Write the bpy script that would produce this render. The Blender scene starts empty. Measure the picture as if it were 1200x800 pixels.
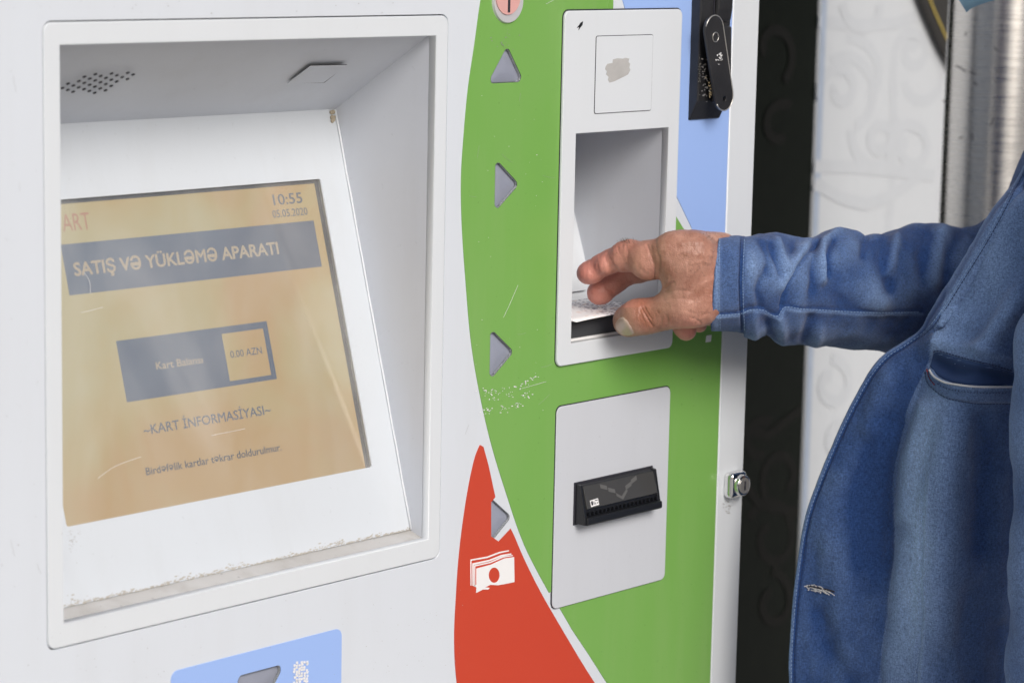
import bpy, bmesh, math, random
import numpy as np
from mathutils import Vector, Matrix
from mathutils.bvhtree import BVHTree
random.seed(4); rng = np.random.default_rng(4)
S = bpy.context.scene; COL = S.collection
sin, cos, pi = math.sin, math.cos, math.pi

# ------------------------------------------------------------------ camera
F = 3062.3; YAW, PITCH, ROLL = -0.84371661, -0.15778777, 0.02064787
def _rot():
    ca, sa, cb, sb, cc, sc = cos(YAW), sin(YAW), cos(PITCH), sin(PITCH), cos(ROLL), sin(ROLL)
    B = np.array([[1,0,0],[0,0,-1],[0,1,0]], float)
    return np.array([[ca,-sa,0],[sa,ca,0],[0,0,1]]) @ np.array([[1,0,0],[0,cb,-sb],[0,sb,cb]]) @ B @ np.array([[cc,-sc,0],[sc,cc,0],[0,0,1]])
R = _rot(); C = np.array([0,0,1.2]) - 2.0*(R @ np.array([0,0,-1.]))
cam = bpy.data.cameras.new('camera'); camo = bpy.data.objects.new('camera', cam); COL.objects.link(camo)
M4 = Matrix(np.vstack([np.hstack([R, C[:,None]]), [0,0,0,1]]).tolist()); camo.matrix_world = M4
cam.sensor_width = 36; cam.lens = F/1200*36; cam.clip_start = 0.05; cam.clip_end = 2000
cam.dof.use_dof = True; cam.dof.focus_distance = 2.0; cam.dof.aperture_fstop = 10
S.camera = camo

# ------------------------------------------------------------------ light
W = bpy.data.worlds.new('World'); S.world = W; W.use_nodes = True
nt = W.node_tree; sky = nt.nodes.new('ShaderNodeTexSky'); sky.sky_type = 'NISHITA'; sky.sun_disc = False
SUN_EL, SUN_AZ = math.radians(33), math.radians(198)      # azimuth measured clockwise from +y
sky.sun_elevation = SUN_EL; sky.sun_rotation = SUN_AZ; sky.air_density = 1.0; sky.dust_density = 4.0; sky.ozone_density = 1.0
hs = nt.nodes.new('ShaderNodeHueSaturation'); hs.inputs['Saturation'].default_value = 0.9
nt.links.new(sky.outputs[0], hs.inputs['Color']); nt.links.new(hs.outputs[0], nt.nodes['Background'].inputs[0])
nt.nodes['Background'].inputs[1].default_value = 0.105
sl = bpy.data.lights.new('sun', 'SUN'); sl.energy = 2.3; sl.angle = math.radians(28); sl.color = (1, 0.975, 0.945)
so = bpy.data.objects.new('sun', sl); COL.objects.link(so)
sd = Vector((sin(SUN_AZ)*cos(SUN_EL), cos(SUN_AZ)*cos(SUN_EL), sin(SUN_EL)))
so.rotation_euler = sd.to_track_quat('Z', 'Y').to_euler()
S.view_settings.view_transform = 'Standard'; S.view_settings.look = 'None'; S.view_settings.exposure = -0.06; S.view_settings.gamma = 1

# ------------------------------------------------------------------ geometry from the survey of the photograph
def ray(px, py): return R @ np.array([(px-600)/F, -(py-400)/F, -1])
def at(px, py, y=0.0):
    d = ray(px, py); return C + d*(y-C[1])/d[1]
U = np.array([cos(YAW), sin(YAW), 0]); Wd = np.array([-sin(YAW), cos(YAW), 0])
def atd(px, py, dep):                       # point at horizontal distance dep in front of the camera
    d = ray(px, py); return C + d*dep/(d @ Wd)
def LW(l, d, z): return np.array([C[0], C[1], 0]) + l*U + d*Wd + np.array([0,0,z])
def proj(w):
    q = R.T @ (np.asarray(w)-C); return 600+F*q[0]/-q[2], 400-F*q[1]/-q[2]
def plane_hit(px, py, p0, n):
    d = ray(px, py); return C + d*((np.array(p0)-C) @ n)/(d @ n)

# ------------------------------------------------------------------ object helpers
def tag(o, label=None, cat=None, group=None, kind=None):
    if label: o['label'] = label
    if cat: o['category'] = cat
    if group: o['group'] = group
    if kind: o['kind'] = kind
    return o
def empty(name, loc, label, cat, group=None):
    o = bpy.data.objects.new(name, None); COL.objects.link(o); o.location = loc; o.empty_display_size = .05
    return tag(o, label, cat, group)
def link(name, me, mat, parent=None, smooth=False):
    o = bpy.data.objects.new(name, me); COL.objects.link(o)
    if mat and not me.materials: me.materials.append(mat)
    if smooth: me.polygons.foreach_set('use_smooth', [True]*len(me.polygons))
    if parent:
        o.parent = parent
        if parent.type == 'EMPTY': o.matrix_parent_inverse = Matrix.Translation(parent.location).inverted()
    return o
def mesh(name, vs, fs, mat, parent=None, smooth=False):
    me = bpy.data.meshes.new(name); me.from_pydata([tuple(map(float, v)) for v in vs], [], [tuple(map(int, f)) for f in fs]); me.validate(); me.update()
    return link(name, me, mat, parent, smooth)
def bm_obj(name, bm, mat, parent=None, smooth=False):
    me = bpy.data.meshes.new(name); bm.to_mesh(me); bm.free(); return link(name, me, mat, parent, smooth)
def bevel_mod(o, w, n=2):
    m = o.modifiers.new('bevel', 'BEVEL'); m.width = w; m.segments = n; m.limit_method = 'ANGLE'; m.angle_limit = math.radians(35); m.harden_normals = False
    return o
def add_box(bm, c, s, rot=None):
    r = bmesh.ops.create_cube(bm, size=1); T = Matrix.Translation(c) @ (rot or Matrix()) @ Matrix.Diagonal((*s, 1))
    bmesh.ops.transform(bm, matrix=T, verts=r['verts']); return r['verts']
def box(name, c, s, mat, parent=None, bev=0, rot=None):
    bm = bmesh.new(); add_box(bm, c, s, rot)
    if bev: bmesh.ops.bevel(bm, geom=bm.edges[:], offset=bev, segments=2, affect='EDGES', profile=.5)
    return bm_obj(name, bm, mat, parent)
def rrect(x0, z0, x1, z1, r, n=5):
    out = []
    for cx, cz, a0 in ((x1-r, z1-r, 0), (x0+r, z1-r, 90), (x0+r, z0+r, 180), (x1-r, z0+r, 270)):
        for k in range(n+1):
            a = math.radians(a0+90*k/n); out.append((cx+r*cos(a), cz+r*sin(a)))
    return out
def plate(name, loops, y0, y1, mat, parent=None, bev=0.0, frame=None):
    """flat plate in the xz plane, front at y0 (nearer), back at y1; first loop outer, others holes"""
    cu = bpy.data.curves.new(name, 'CURVE'); cu.dimensions = '2D'; cu.fill_mode = 'BOTH'
    th = abs(y1-y0); cu.extrude = th/2-bev; cu.bevel_depth = bev; cu.bevel_resolution = 1; cu.offset = -bev
    for L in loops:
        sp = cu.splines.new('POLY'); sp.points.add(len(L)-1); sp.use_cyclic_u = True
        for p, (x, z) in zip(sp.points, L): p.co = (x, z, 0, 1)
    t = bpy.data.objects.new('tmp', cu); COL.objects.link(t); bpy.context.view_layer.update()
    me = bpy.data.meshes.new_from_object(t.evaluated_get(bpy.context.evaluated_depsgraph_get()))
    bpy.data.objects.remove(t); bpy.data.curves.remove(cu); me.name = name
    me.materials.clear()
    ym = (y0+y1)/2
    if frame is None: T = Matrix(((1,0,0,0),(0,0,-1,ym),(0,1,0,0),(0,0,0,1)))
    else: T = frame @ Matrix(((1,0,0,0),(0,0,-1,ym),(0,1,0,0),(0,0,0,1)))
    me.transform(T)
    bm = bmesh.new(); bm.from_mesh(me); bmesh.ops.remove_doubles(bm, verts=bm.verts, dist=1e-6); bmesh.ops.recalc_face_normals(bm, faces=bm.faces); bm.to_mesh(me); bm.free()
    return link(name, me, mat, parent)
def pxs(pts, y=0.0): return [(float(at(a, b, y)[0]), float(at(a, b, y)[2])) for a, b in pts]
def smooth_line(P, n=8):
    P = np.array(P, float); out = []
    for i in range(len(P)-1):
        p0, p1, p2, p3 = P[max(i-1,0)], P[i], P[i+1], P[min(i+2,len(P)-1)]
        for k in range(n):
            t = k/n; out.append(.5*((2*p1)+(-p0+p2)*t+(2*p0-5*p1+4*p2-p3)*t*t+(-p0+3*p1-3*p2+p3)*t**3))
    out.append(P[-1]); return np.array(out)
def round_poly(P, r, n=4):
    P = [np.array(p, float) for p in P]; out = []
    for i in range(len(P)):
        a, b, c = P[i-1], P[i], P[(i+1) % len(P)]; u = a-b; v = c-b; lu, lv = np.linalg.norm(u), np.linalg.norm(v)
        k = min(r, lu*.45, lv*.45); s, e = b+u/lu*k, b+v/lv*k
        for j in range(n+1):
            t = j/n; out.append(tuple((1-t)**2*s+2*t*(1-t)*b+t*t*e))
    return out
def tube(name, pts, r, mat, parent=None, seg=8, closed=False):
    pts = [np.array(p, float) for p in pts]; n = len(pts); vs = []; fs = []; nrm = np.array([0.13,0.31,.94])
    rr = r if hasattr(r, '__len__') else [r]*n
    for i, p in enumerate(pts):
        t = pts[min(i+1, n-1)]-pts[max(i-1, 0)]; t /= (np.linalg.norm(t)+1e-12)
        a = np.cross(t, nrm); a /= (np.linalg.norm(a)+1e-12); b = np.cross(t, a)
        for k in range(seg): vs.append(p+rr[i]*(cos(2*pi*k/seg)*a+sin(2*pi*k/seg)*b))
    for i in range(n-1):
        for k in range(seg): fs.append((i*seg+k, i*seg+(k+1) % seg, (i+1)*seg+(k+1) % seg, (i+1)*seg+k))
    fs.append(tuple(range(seg))[::-1]); fs.append(tuple(range((n-1)*seg, n*seg)))
    return mesh(name, vs, fs, mat, parent, True)
def tubes_join(name, lines, r, mat, parent=None, seg=5):
    vs = []; fs = []
    for pts in lines:
        pts = [np.array(p, float) for p in pts]; n = len(pts); b0 = len(vs); nrm = np.array([0.13,0.31,.94])
        for i, p in enumerate(pts):
            t = pts[min(i+1, n-1)]-pts[max(i-1, 0)]; t /= (np.linalg.norm(t)+1e-12)
            a = np.cross(t, nrm); a /= (np.linalg.norm(a)+1e-12); b = np.cross(t, a)
            for k in range(seg): vs.append(p+r*(cos(2*pi*k/seg)*a+sin(2*pi*k/seg)*b))
        for i in range(n-1):
            for k in range(seg): fs.append((b0+i*seg+k, b0+i*seg+(k+1) % seg, b0+(i+1)*seg+(k+1) % seg, b0+(i+1)*seg+k))
    return mesh(name, vs, fs, mat, parent, True)
def disc(bm, c, n, r, depth, seg=24, r2=None):
    q = Vector(n).to_track_quat('Z', 'Y').to_matrix().to_4x4()
    bmesh.ops.create_cone(bm, cap_ends=True, segments=seg, radius1=r, radius2=r if r2 is None else r2, depth=depth, matrix=Matrix.Translation(c) @ q)

# ------------------------------------------------------------------ materials
def lin(c): return tuple(((v/255)/12.92 if v/255 <= .04045 else ((v/255+.055)/1.055)**2.4) for v in c)+(1,)
def node_mat(name):
    m = bpy.data.materials.new(name); m.use_nodes = True; t = m.node_tree; return m, t, t.nodes['Principled BSDF']
def N(t, ty, **kw):
    n = t.nodes.new(ty)
    for k, v in kw.items(): n.inputs[k].default_value = v
    return n
def ramp(t, fac, stops):
    r = t.nodes.new('ShaderNodeValToRGB'); e = r.color_ramp.elements
    while len(e) < len(stops): e.new(.5)
    for q, (p, c) in zip(e, stops): q.position = p; q.color = c if hasattr(c, '__len__') else (c, c, c, 1)
    t.links.new(fac, r.inputs[0]); return r.outputs[0]
def mix(t, fac, a, b, mode='MIX'):
    m = t.nodes.new('ShaderNodeMix'); m.data_type = 'RGBA'; m.blend_type = mode
    for s, v in ((m.inputs[0], fac), (m.inputs[6], a), (m.inputs[7], b)):
        if isinstance(v, bpy.types.NodeSocket): t.links.new(v, s)
        else: s.default_value = v
    return m.outputs[2]
def noise(t, scale, detail=4, rough=.55, stretch=None, dist=0):
    tc = t.nodes.new('ShaderNodeTexCoord'); n = t.nodes.new('ShaderNodeTexNoise'); n.inputs['Scale'].default_value = scale
    n.inputs['Detail'].default_value = detail; n.inputs['Roughness'].default_value = rough; n.inputs['Distortion'].default_value = dist
    if stretch:
        mp = t.nodes.new('ShaderNodeMapping'); mp.inputs['Scale'].default_value = stretch; t.links.new(tc.outputs['Object'], mp.inputs[0]); t.links.new(mp.outputs[0], n.inputs[0])
    else: t.links.new(tc.outputs['Object'], n.inputs[0])
    return n.outputs[0]
def bump(t, b, h, strength, dist):
    n = N(t, 'ShaderNodeBump', Strength=strength, Distance=dist); t.links.new(h, n.inputs['Height']); t.links.new(n.outputs[0], b.inputs['Normal']); return n
def paint(name, col, rough=.38, dirt=.25, dirtcol=(.35,.33,.29,1), spec=.5, peel=.04):
    m, t, b = node_mat(name)
    big = noise(t, 5, 6, .6, (1,1,.6)); streak = noise(t, 30, 5, .6, (1,1,.12)); spk = noise(t, 260, 2, .5)
    f1 = ramp(t, big, [(.35, 0.), (.8, 1.)]); f2 = ramp(t, streak, [(.5, 0.), (.85, 1.)]); f3 = ramp(t, spk, [(.70, 0.), (.78, 1.)])
    fa = mix(t, .5, f1, f2); fac = mix(t, dirt, (0,0,0,1), fa)
    c1 = mix(t, fac, col, dirtcol); sf = mix(t, dirt*.7, (0,0,0,1), f3); c2 = mix(t, sf, c1, tuple(v*.45 for v in col[:3])+(1,))
    t.links.new(c2, b.inputs['Base Color'])
    rr = ramp(t, big, [(.3, rough*.8), (.75, min(1, rough*1.35))]); t.links.new(rr, b.inputs['Roughness'])
    b.inputs['Specular IOR Level'].default_value = spec
    bump(t, b, noise(t, 450, 2), peel, .0006); return m
def plain(name, col, rough=.5, metal=0., spec=.5, bumpy=0, bs=300, var=.12):
    m, t, b = node_mat(name)
    c = mix(t, noise(t, 40, 4), tuple(v*(1-var) for v in col[:3])+(1,), tuple(min(1, v*(1+var)) for v in col[:3])+(1,))
    t.links.new(c, b.inputs['Base Color']); b.inputs['Roughness'].default_value = rough; b.inputs['Metallic'].default_value = metal; b.inputs['Specular IOR Level'].default_value = spec
    if bumpy: bump(t, b, noise(t, bs, 4), bumpy, .001)
    return m
def emit(name, col, strength=1.0, blotch=None):
    m, t, b = node_mat(name); b.inputs['Base Color'].default_value = (.01,.01,.01,1); b.inputs['Roughness'].default_value = .4; b.inputs['Specular IOR Level'].default_value = .1
    if blotch:
        n1 = ramp(t, noise(t, 7, 5, .5, None, .6), [(.36, blotch[0]), (.5, col), (.66, blotch[1])]); t.links.new(n1, b.inputs['Emission Color'])
    else: b.inputs['Emission Color'].default_value = col
    b.inputs['Emission Strength'].default_value = strength; return m
M = {}
M['white'] = paint('white_powder_coat', (.625,.665,.725,1), .36, .16)
M['white_panel'] = paint('white_panel_coat', (.645,.68,.72,1), .34, .12)
M['grey_in'] = paint('recess_grey_coat', (.62,.65,.71,1), .45, .22)
M['back_white'] = paint('recess_back_coat', (.585,.625,.675,1), .42, .22, (.34,.33,.30,1))
M['grime'] = paint('grimy_ledge_coat', (.56,.56,.56,1), .6, .9, (.22,.19,.15,1))
M['green'] = paint('green_vinyl', (.165,.375,.075,1), .30, .55, (.27,.41,.17,1), .5, .02)
M['red'] = paint('red_vinyl', (.53,.058,.028,1), .34, .12, (.5,.10,.06,1), .5, .02)
M['blue'] = paint('blue_vinyl', (.31,.455,.82,1), .34, .10, (.3,.42,.7,1), .5, .02)
M['gap'] = plain('dark_gap', (.02,.02,.03,1), .8)
M['arrow'] = plain('grey_lens', (.27,.29,.36,1), .22, 0, .6, 0, 300, .15)
M['rim'] = plain('dark_rim', (.16,.17,.18,1), .5)
M['black'] = plain('black_plastic', (.012,.013,.016,1), .32, 0, .5, .12, 900)
M['blackw'] = plain('worn_black_metal', (.022,.022,.024,1), .38, 0, .5, .25, 250, .5)
M['wornedge'] = plain('bare_metal_edge', (.62,.60,.56,1), .3, .8)
M['chrome'] = plain('chrome', (.78,.78,.78,1), .10, 1)
M['tray'] = plain('dark_grey_tray', (.045,.047,.052,1), .42, 0, .5, .15, 700)
M['whitep'] = plain('white_print', (.78,.78,.79,1), .5, var=.04)
M['chev'] = plain('faint_grey_print', (.11,.11,.11,1), .4)
M['greyp'] = plain('grey_print', (.28,.28,.28,1), .5)
M['pink'] = plain('pink_enamel', (.66,.36,.34,1), .35)
M['residue'] = plain('sticker_residue', (.41,.405,.40,1), .8, bumpy=.6, bs=200, var=.25)
M['caulk'] = plain('brown_caulk', (.36,.31,.23,1), .8, bumpy=.5)
M['steelrib'] = plain('dark_rubber', (.05,.055,.065,1), .5)

# ------------------------------------------------------------------ setting: ground, street around
def brickish(name, col, rough=.85, scale=20):
    m, t, b = node_mat(name); c = mix(t, noise(t, scale, 8, .65), tuple(v*.8 for v in col[:3])+(1,), tuple(min(1, v*1.15) for v in col[:3])+(1,))
    t.links.new(c, b.inputs['Base Color']); b.inputs['Roughness'].default_value = rough; bump(t, b, noise(t, scale*4, 6), .3, .004); return m
M['asphalt'] = brickish('asphalt', (.055,.055,.058,1)); M['paving'] = brickish('paving', (.42,.41,.39,1), .8, 8)
M['kerb'] = brickish('kerb_stone', (.36,.35,.33,1)); M['stone'] = brickish('pale_limestone', (.46,.41,.33,1), .85, 3)
M['stone2'] = brickish('tan_plaster', (.36,.29,.21,1), .85, 3); M['winglass'] = plain('window_glass', (.03,.035,.04,1), .08, 0, .8)
def sheet(name, x0, y0, x1, y1, z, mat):
    o = mesh(name, [(x0,y0,z),(x1,y0,z),(x1,y1,z),(x0,y1,z)], [(0,1,2,3)], mat); return tag(o, kind='structure')
sheet('ground', -400, -400, 400, 400, -.16, M['asphalt'])
o = box('pavement', (0, -10, -.075), (90, 24, .15), M['paving']); tag(o, kind='structure')
o = box('kerb', (0, -22.1, -.07), (90, .18, .16), M['kerb'], bev=.01); tag(o, kind='structure')
def building(name, cx, cy, w, h, d, mat, label, rows, cols):
    e = empty(name, (cx, cy, 0), label, 'building')
    box('wall', (cx, cy, h/2-.1), (w, d, h), mat, e)
    box('cornice', (cx, cy, h+.15), (w+.6, d+.6, .5), M['kerb'], e, .03)
    n = 0
    for i in range(rows):
        for j in range(cols):
            x = cx-w/2+(j+.5)*w/cols; z = 1.9+i*(h-1.5)/rows
            f = box('window', (x, cy+d/2+.03, z), (1.35, .10, 1.9), M['kerb'], e)
            box('pane', (x, cy+d/2+.07, z), (1.15, .06, 1.7), M['winglass'], f)
building('stone_building', -2, -40, 16, 11, 8, M['stone'], 'pale stone building across the street behind the camera', 3, 6)
building('plaster_building', 24, -41, 15, 8, 8, M['stone2'], 'tan plaster building across the street to the right', 2, 5)
building('stone_building', -27, -38, 14, 9, 8, M['stone2'], 'tan building across the street to the left', 2, 5)

# ------------------------------------------------------------------ shopfront behind the machine
YS = .70
M['darkpane'] = plain('dark_glass', (.006,.008,.006,1), .3, 0, .12, var=.3)
M['frost'] = plain('frosted_white_panel', (.53,.555,.585,1), .6, var=.03)
M['scroll'] = plain('scroll_shadow_grey', (.500,.525,.558,1), .6, var=.04)
M['scrolld'] = plain('scroll_reflection_dark', (.013,.013,.012,1), .5, spec=.1)
M['frost_edge'] = plain('pale_blue_edge', (.36,.42,.52,1), .4)
M['archd'] = plain('dark_arch', (.03,.028,.026,1), .5); M['gilt'] = plain('yellow_line', (.55,.42,.10,1), .4, .3)
shop = empty('shop_window', (1.6, YS, 0), 'shop window with dark pane and white panel with painted ironwork shadows behind the steel post', 'shop window')
xa = at(885,400,YS)[0]; xb = at(949,300,YS)[0]; xc = at(1300,300,YS)[0]
plate('dark_pane', [[(xa-.16, 0), (xb-.002, 0), (xb-.002, 2.6), (xa-.16, 2.6)]], YS, YS+.012, M['darkpane'], shop)
plate('white_panel', [[(xb, 0), (xc, 0), (xc, 2.6), (xb, 2.6)]], YS-.003, YS+.012, M['frost'], shop)
plate('white_panel', [[(xa-2.2, 0), (xa-.165, 0), (xa-.165, 2.6), (xa-2.2, 2.6)]], YS-.003, YS+.012, M['frost'], shop)  # unseen pale panel added for the post to reflect
plate('panel_edge', [[(xb, 0), (xb+.012, 0), (xb+.012, 2.6), (xb, 2.6)]], YS-.0036, YS-.0031, M['frost_edge'], shop)
box('wall', ((xc+4)/2+.5, YS+.12, 3.2), (9, .2, 1.15), M['stone'], shop)
box('stall_riser', ((xa+xc)/2-.5, YS-.03, .12), (xc-xa+1.4, .05, .24), M['kerb'], shop)
def band(name, pts, w, y, mat, parent):
    P = np.array([at(a, b, y) for a, b in pts]); vs = []; fs = []
    for i, p in enumerate(P):
        t = P[min(i+1, len(P)-1)]-P[max(i-1, 0)]; t /= np.linalg.norm(t)+1e-9; n = np.array([-t[2], 0, t[0]])
        for s in (-1, 1):
            for dy in (0, .0001): vs.append(p+n*s*w/2+np.array([0, dy, 0]))
    for i in range(len(P)-1):
        a = i*4; b = a+4; fs += [(a, b, b+2, a+2), (a, a+1, b+1, b), (a+2, b+2, b+3, a+3)]
    return mesh(name, vs, fs, mat, parent)
def spiral(cx, cy, r0, r1, a0, a1, sx=.8, n=40):
    return [(cx+sx*(r0+(r1-r0)*k/n)*cos(math.radians(a0+(a1-a0)*k/n)), cy-(r0+(r1-r0)*k/n)*sin(math.radians(a0+(a1-a0)*k/n))) for k in range(n+1)]
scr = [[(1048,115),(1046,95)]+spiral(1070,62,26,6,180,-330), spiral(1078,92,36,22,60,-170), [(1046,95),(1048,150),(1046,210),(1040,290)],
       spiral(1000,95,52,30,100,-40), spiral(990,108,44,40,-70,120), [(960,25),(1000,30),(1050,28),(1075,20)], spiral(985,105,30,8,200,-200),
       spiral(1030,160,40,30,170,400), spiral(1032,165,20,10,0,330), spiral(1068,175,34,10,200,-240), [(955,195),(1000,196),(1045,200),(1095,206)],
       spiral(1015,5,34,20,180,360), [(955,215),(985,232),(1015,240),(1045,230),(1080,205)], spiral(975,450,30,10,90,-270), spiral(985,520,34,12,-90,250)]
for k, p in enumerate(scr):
    band('scroll_shadow_reflection', p, .017, YS-.0032-.00006*k, M['scroll'], shop)  # swirl shadows of ironwork, painted on the panel as grey bands
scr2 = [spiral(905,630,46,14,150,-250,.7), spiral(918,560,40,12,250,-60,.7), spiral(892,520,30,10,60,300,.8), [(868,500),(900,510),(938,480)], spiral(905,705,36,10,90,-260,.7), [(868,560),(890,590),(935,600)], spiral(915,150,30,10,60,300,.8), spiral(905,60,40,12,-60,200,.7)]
for k, p in enumerate(scr2): band('scroll_shadow_reflection', p, .014, YS-.0006-.00015*k, M['scrolld'], shop)  # ironwork reflections painted as bands on the dark pane
arc = [(1062,-60),(1072,-20),(1082,8),(1093,34),(1106,62),(1120,84),(1150,120)]
arc = [tuple(p) for p in smooth_line(arc, 5)]
P = pxs(arc+[(1260,120),(1260,-60)], YS-.015); plate('arch_panel', [P], YS-.018, YS-.008, M['archd'], shop)
band('gilt_line', [(a+9, b-6) for a, b in arc], .0035, YS-.020, M['gilt'], shop)

# ------------------------------------------------------------------ steel post
m, t, b = node_mat('brushed_steel'); M['steel'] = m
b.inputs['Metallic'].default_value = 1; c = mix(t, noise(t, 6, 5, .6, (1,1,.3)), (.66,.63,.59,1), (.80,.79,.78,1)); t.links.new(c, b.inputs['Base Color'])
b.inputs['Anisotropic'].default_value = .9; tg = t.nodes.new('ShaderNodeTangent'); tg.direction_type = 'RADIAL'; tg.axis = 'Z'; t.links.new(tg.outputs[0], b.inputs['Tangent'])
r_ = ramp(t, noise(t, 60, 4, .6, (.3,.3,8)), [(.3, .22), (.7, .34)])
b.inputs['Anisotropic Rotation'].default_value = .25; t.links.new(r_, b.inputs['Roughness'])
bump(t, b, noise(t, 90, 3, .6, (.15,.15,9)), .12, .001)
pc = atd(1166, 150, 3.0); pr = .0590
post = empty('steel_post', (pc[0], pc[1], 0), 'thick brushed stainless steel post with fine scratches behind the man', 'post')
bm = bmesh.new(); bmesh.ops.create_cone(bm, cap_ends=True, segments=96, radius1=pr, radius2=pr, depth=3.2, matrix=Matrix.Translation((pc[0], pc[1], 1.6))); bm_obj('pole', bm, M['steel'], post, True)
bm = bmesh.new(); bmesh.ops.create_cone(bm, cap_ends=True, segments=64, radius1=pr+.03, radius2=pr+.02, depth=.02, matrix=Matrix.Translation((pc[0], pc[1], .01))); bm_obj('base_flange', bm, M['steel'], post)
def on_pole(px, py):
    d = ray(px, py); o = C[:2]-pc[:2]; a = d[0]**2+d[1]**2; bb = 2*(o@d[:2]); cc = o@o-(pr+.0004)**2; q = bb*bb-4*a*cc
    return C+d*((-bb-math.sqrt(max(q,0)))/(2*a))
sc = [[(1120,77),(1126,80)],[(1126,80),(1132,84)],[(1136,84),(1144,87)],[(1105,118),(1112,122)],[(1141,96),(1145,100)],[(1139,156),(1140,165)],[(1124,162),(1128,160)],[(1132,38),(1131,42)],[(1165,55),(1169,60)],[(1160,148),(1164,140)]]
o = tubes_join('scratch', [[on_pole(*a), on_pole((a[0]+b_[0])/2, (a[1]+b_[1])/2+.6), on_pole(*b_)] for a, b_ in sc], .0006, M['gap'], post); tag(o, kind='stuff')

# ------------------------------------------------------------------ the ticket machine
mach = empty('ticket_machine', (-.15, .25, 0), 'white transit card machine with green, red and blue front and a sunken touch screen', 'ticket machine')
X0, X1, XD = -.66, .302, .2645                      # cabinet left, right, door edge
ARR = []
BO = (-.4465, 1.0440, -.0775, 1.4485)               # bezel outer
BI = (-.4335, 1.0598, -.0900, 1.4340)               # bezel opening
CO = (.0495, 1.1750, .1945, 1.4505); CI = (.0660, 1.1920, .1810, 1.3560)
LO = (.0525, .9795, .1955, 1.1425)
zt, zb = 1.80, .08
def rc(b, e=0.0): return [(b[0]-e, b[1]-e), (b[2]+e, b[1]-e), (b[2]+e, b[3]+e), (b[0]-e, b[3]+e)]
def arrow_outline(cx, cz, ang, s=1.0):
    base = [(-.0120,.0165),(-.0120,-.0150),(-.0080,-.0170),(.0128,-.0020),(.0128,.0015),(-.0080,.0175)]
    a = math.radians(ang); P = [(cx+s*(x*cos(a)-z*sin(a)), cz+s*(x*sin(a)+z*cos(a))) for x, z in base]
    return round_poly(P, .0022)
AQ = [(at(592,217), 0, 1.), (at(586,414), 0, 1.), (at(583.5,608), 0, 1.), (at(593,78), 90, 1.), ((at(303,785)[0], 0, at(303,785)[2]-.0145), -90, 1.2)]
ARR = [arrow_outline(float(q[0]), float(q[2]), an, s) for q, an, s in AQ]
def grown(P, e): cx = sum(x for x, z in P)/len(P); cz = sum(z for x, z in P)/len(P); return [(cx+(x-cx)*(1+e), cz+(z-cz)*(1+e)) for x, z in P]
door = plate('door', [[(X0+.035, zb), (XD, zb), (XD, zt-.02), (X0+.035, zt-.02)], rrect(BO[0]-.0009, BO[1]-.0009, BO[2]+.0009, BO[3]+.0009, .007), rc(CI, .004)]+ARR, 0, .004, M['white'], mach, 0)
plate('frame_strip', [[(XD+.0016, zb), (X1, zb), (X1, zt), (XD+.0016, zt)]], -.0004, .03, M['white_panel'], mach, .0012)
plate('frame_strip', [[(X0, zb), (X0+.033, zb), (X0+.033, zt), (X0, zt)]], -.0004, .03, M['white'], mach, .0012)
bm = bmesh.new()
add_box(bm, (X0+.003, .315, .93), (.006, .56, 1.74)); add_box(bm, (X1-.003, .315, .93), (.006, .56, 1.74)); add_box(bm, ((X0+X1)/2, .595, .93), (X1-X0, .004, 1.74))
add_box(bm, ((X0+X1)/2, .30, zt+.01), (X1-X0+.03, .63, .02)); bm_obj('cabinet', bm, M['white'], mach)
box('plinth', ((X0+X1)/2, .30, .04), (X1-X0-.02, .56, .08), M['steelrib'], mach)
# inner dark liner behind gaps
plate('liner', [[(X0+.01, zb+.01), (X1-.01, zb+.01), (X1-.01, zt-.03), (X0+.01, zt-.03)], rc(BI, .002), rc(CI, .002)], .0075, .009, M['gap'], mach)
# bezel and screen recess
bez = plate('screen_bezel', [rrect(*BO, .0065), rc(BI)], -.0004, .007, M['white_panel'], mach, .0008)
yT, zT, yB, zB = .1037, 1.3745, .0177, 1.0642      # back panel top and bottom
x0, x1 = BI[0], BI[2]
et = np.array([0, yT-yB, zT-zB]); LT = np.linalg.norm(et); et /= LT; nb = np.array([0, -et[2], et[1]])   # panel up axis and outward normal
P0 = np.array([0, yB, zB])
mesh('recess_ceiling', [(x0,.0065,BI[3]+.0002),(x1,.0065,BI[3]+.0002),(x1,yT,zT),(x0,yT,zT)], [(0,1,2,3)], M['grey_in'], mach)
for xx in (x0, x1): mesh('recess_side', [(xx,.0065,BI[1]),(xx,.0065,BI[3]),(xx,yT+.004,zT+.002),(xx,yB+.004,zB)], [(0,1,2,3)], M['grey_in'], mach)
mesh('recess_ledge', [(x0,.0065,BI[1]-.0002),(x1,.0065,BI[1]-.0002),(x1,yB+.003,zB),(x0,yB+.003,zB)], [(0,1,2,3)], M['grime'], mach)
def scr_pt(x, t, off=0.0): return P0+np.array([x,0,0])+et*t+nb*off
def px_scr(px, py, dp=0.0):
    h = plane_hit(px, py, P0-nb*dp, nb); return h[0], (h-P0)@et
FR = Matrix(((1,0,0,0),(0,-nb[1],et[1],P0[1]),(0,-nb[2],et[2],P0[2]),(0,0,0,1)))   # local (x, y=into, z=up the panel)
sBL, sBR, sTR = px_scr(78,616.5), px_scr(437,547), px_scr(376,209.5)
SX0, SX1, SZ0, SZ1 = sBL[0], (sBR[0]+sTR[0])/2, (sBL[1]+sBR[1])/2, sTR[1]
print('screen', SX0, SX1, SZ0, SZ1, 'size', SX1-SX0, SZ1-SZ0)
back = plate('back_panel', [[(x0,0),(x1,0),(x1,LT),(x0,LT)], rrect(SX0, SZ0, SX1, SZ1, .002)], 0, .003, M['back_white'], mach, 0, FR)
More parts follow.
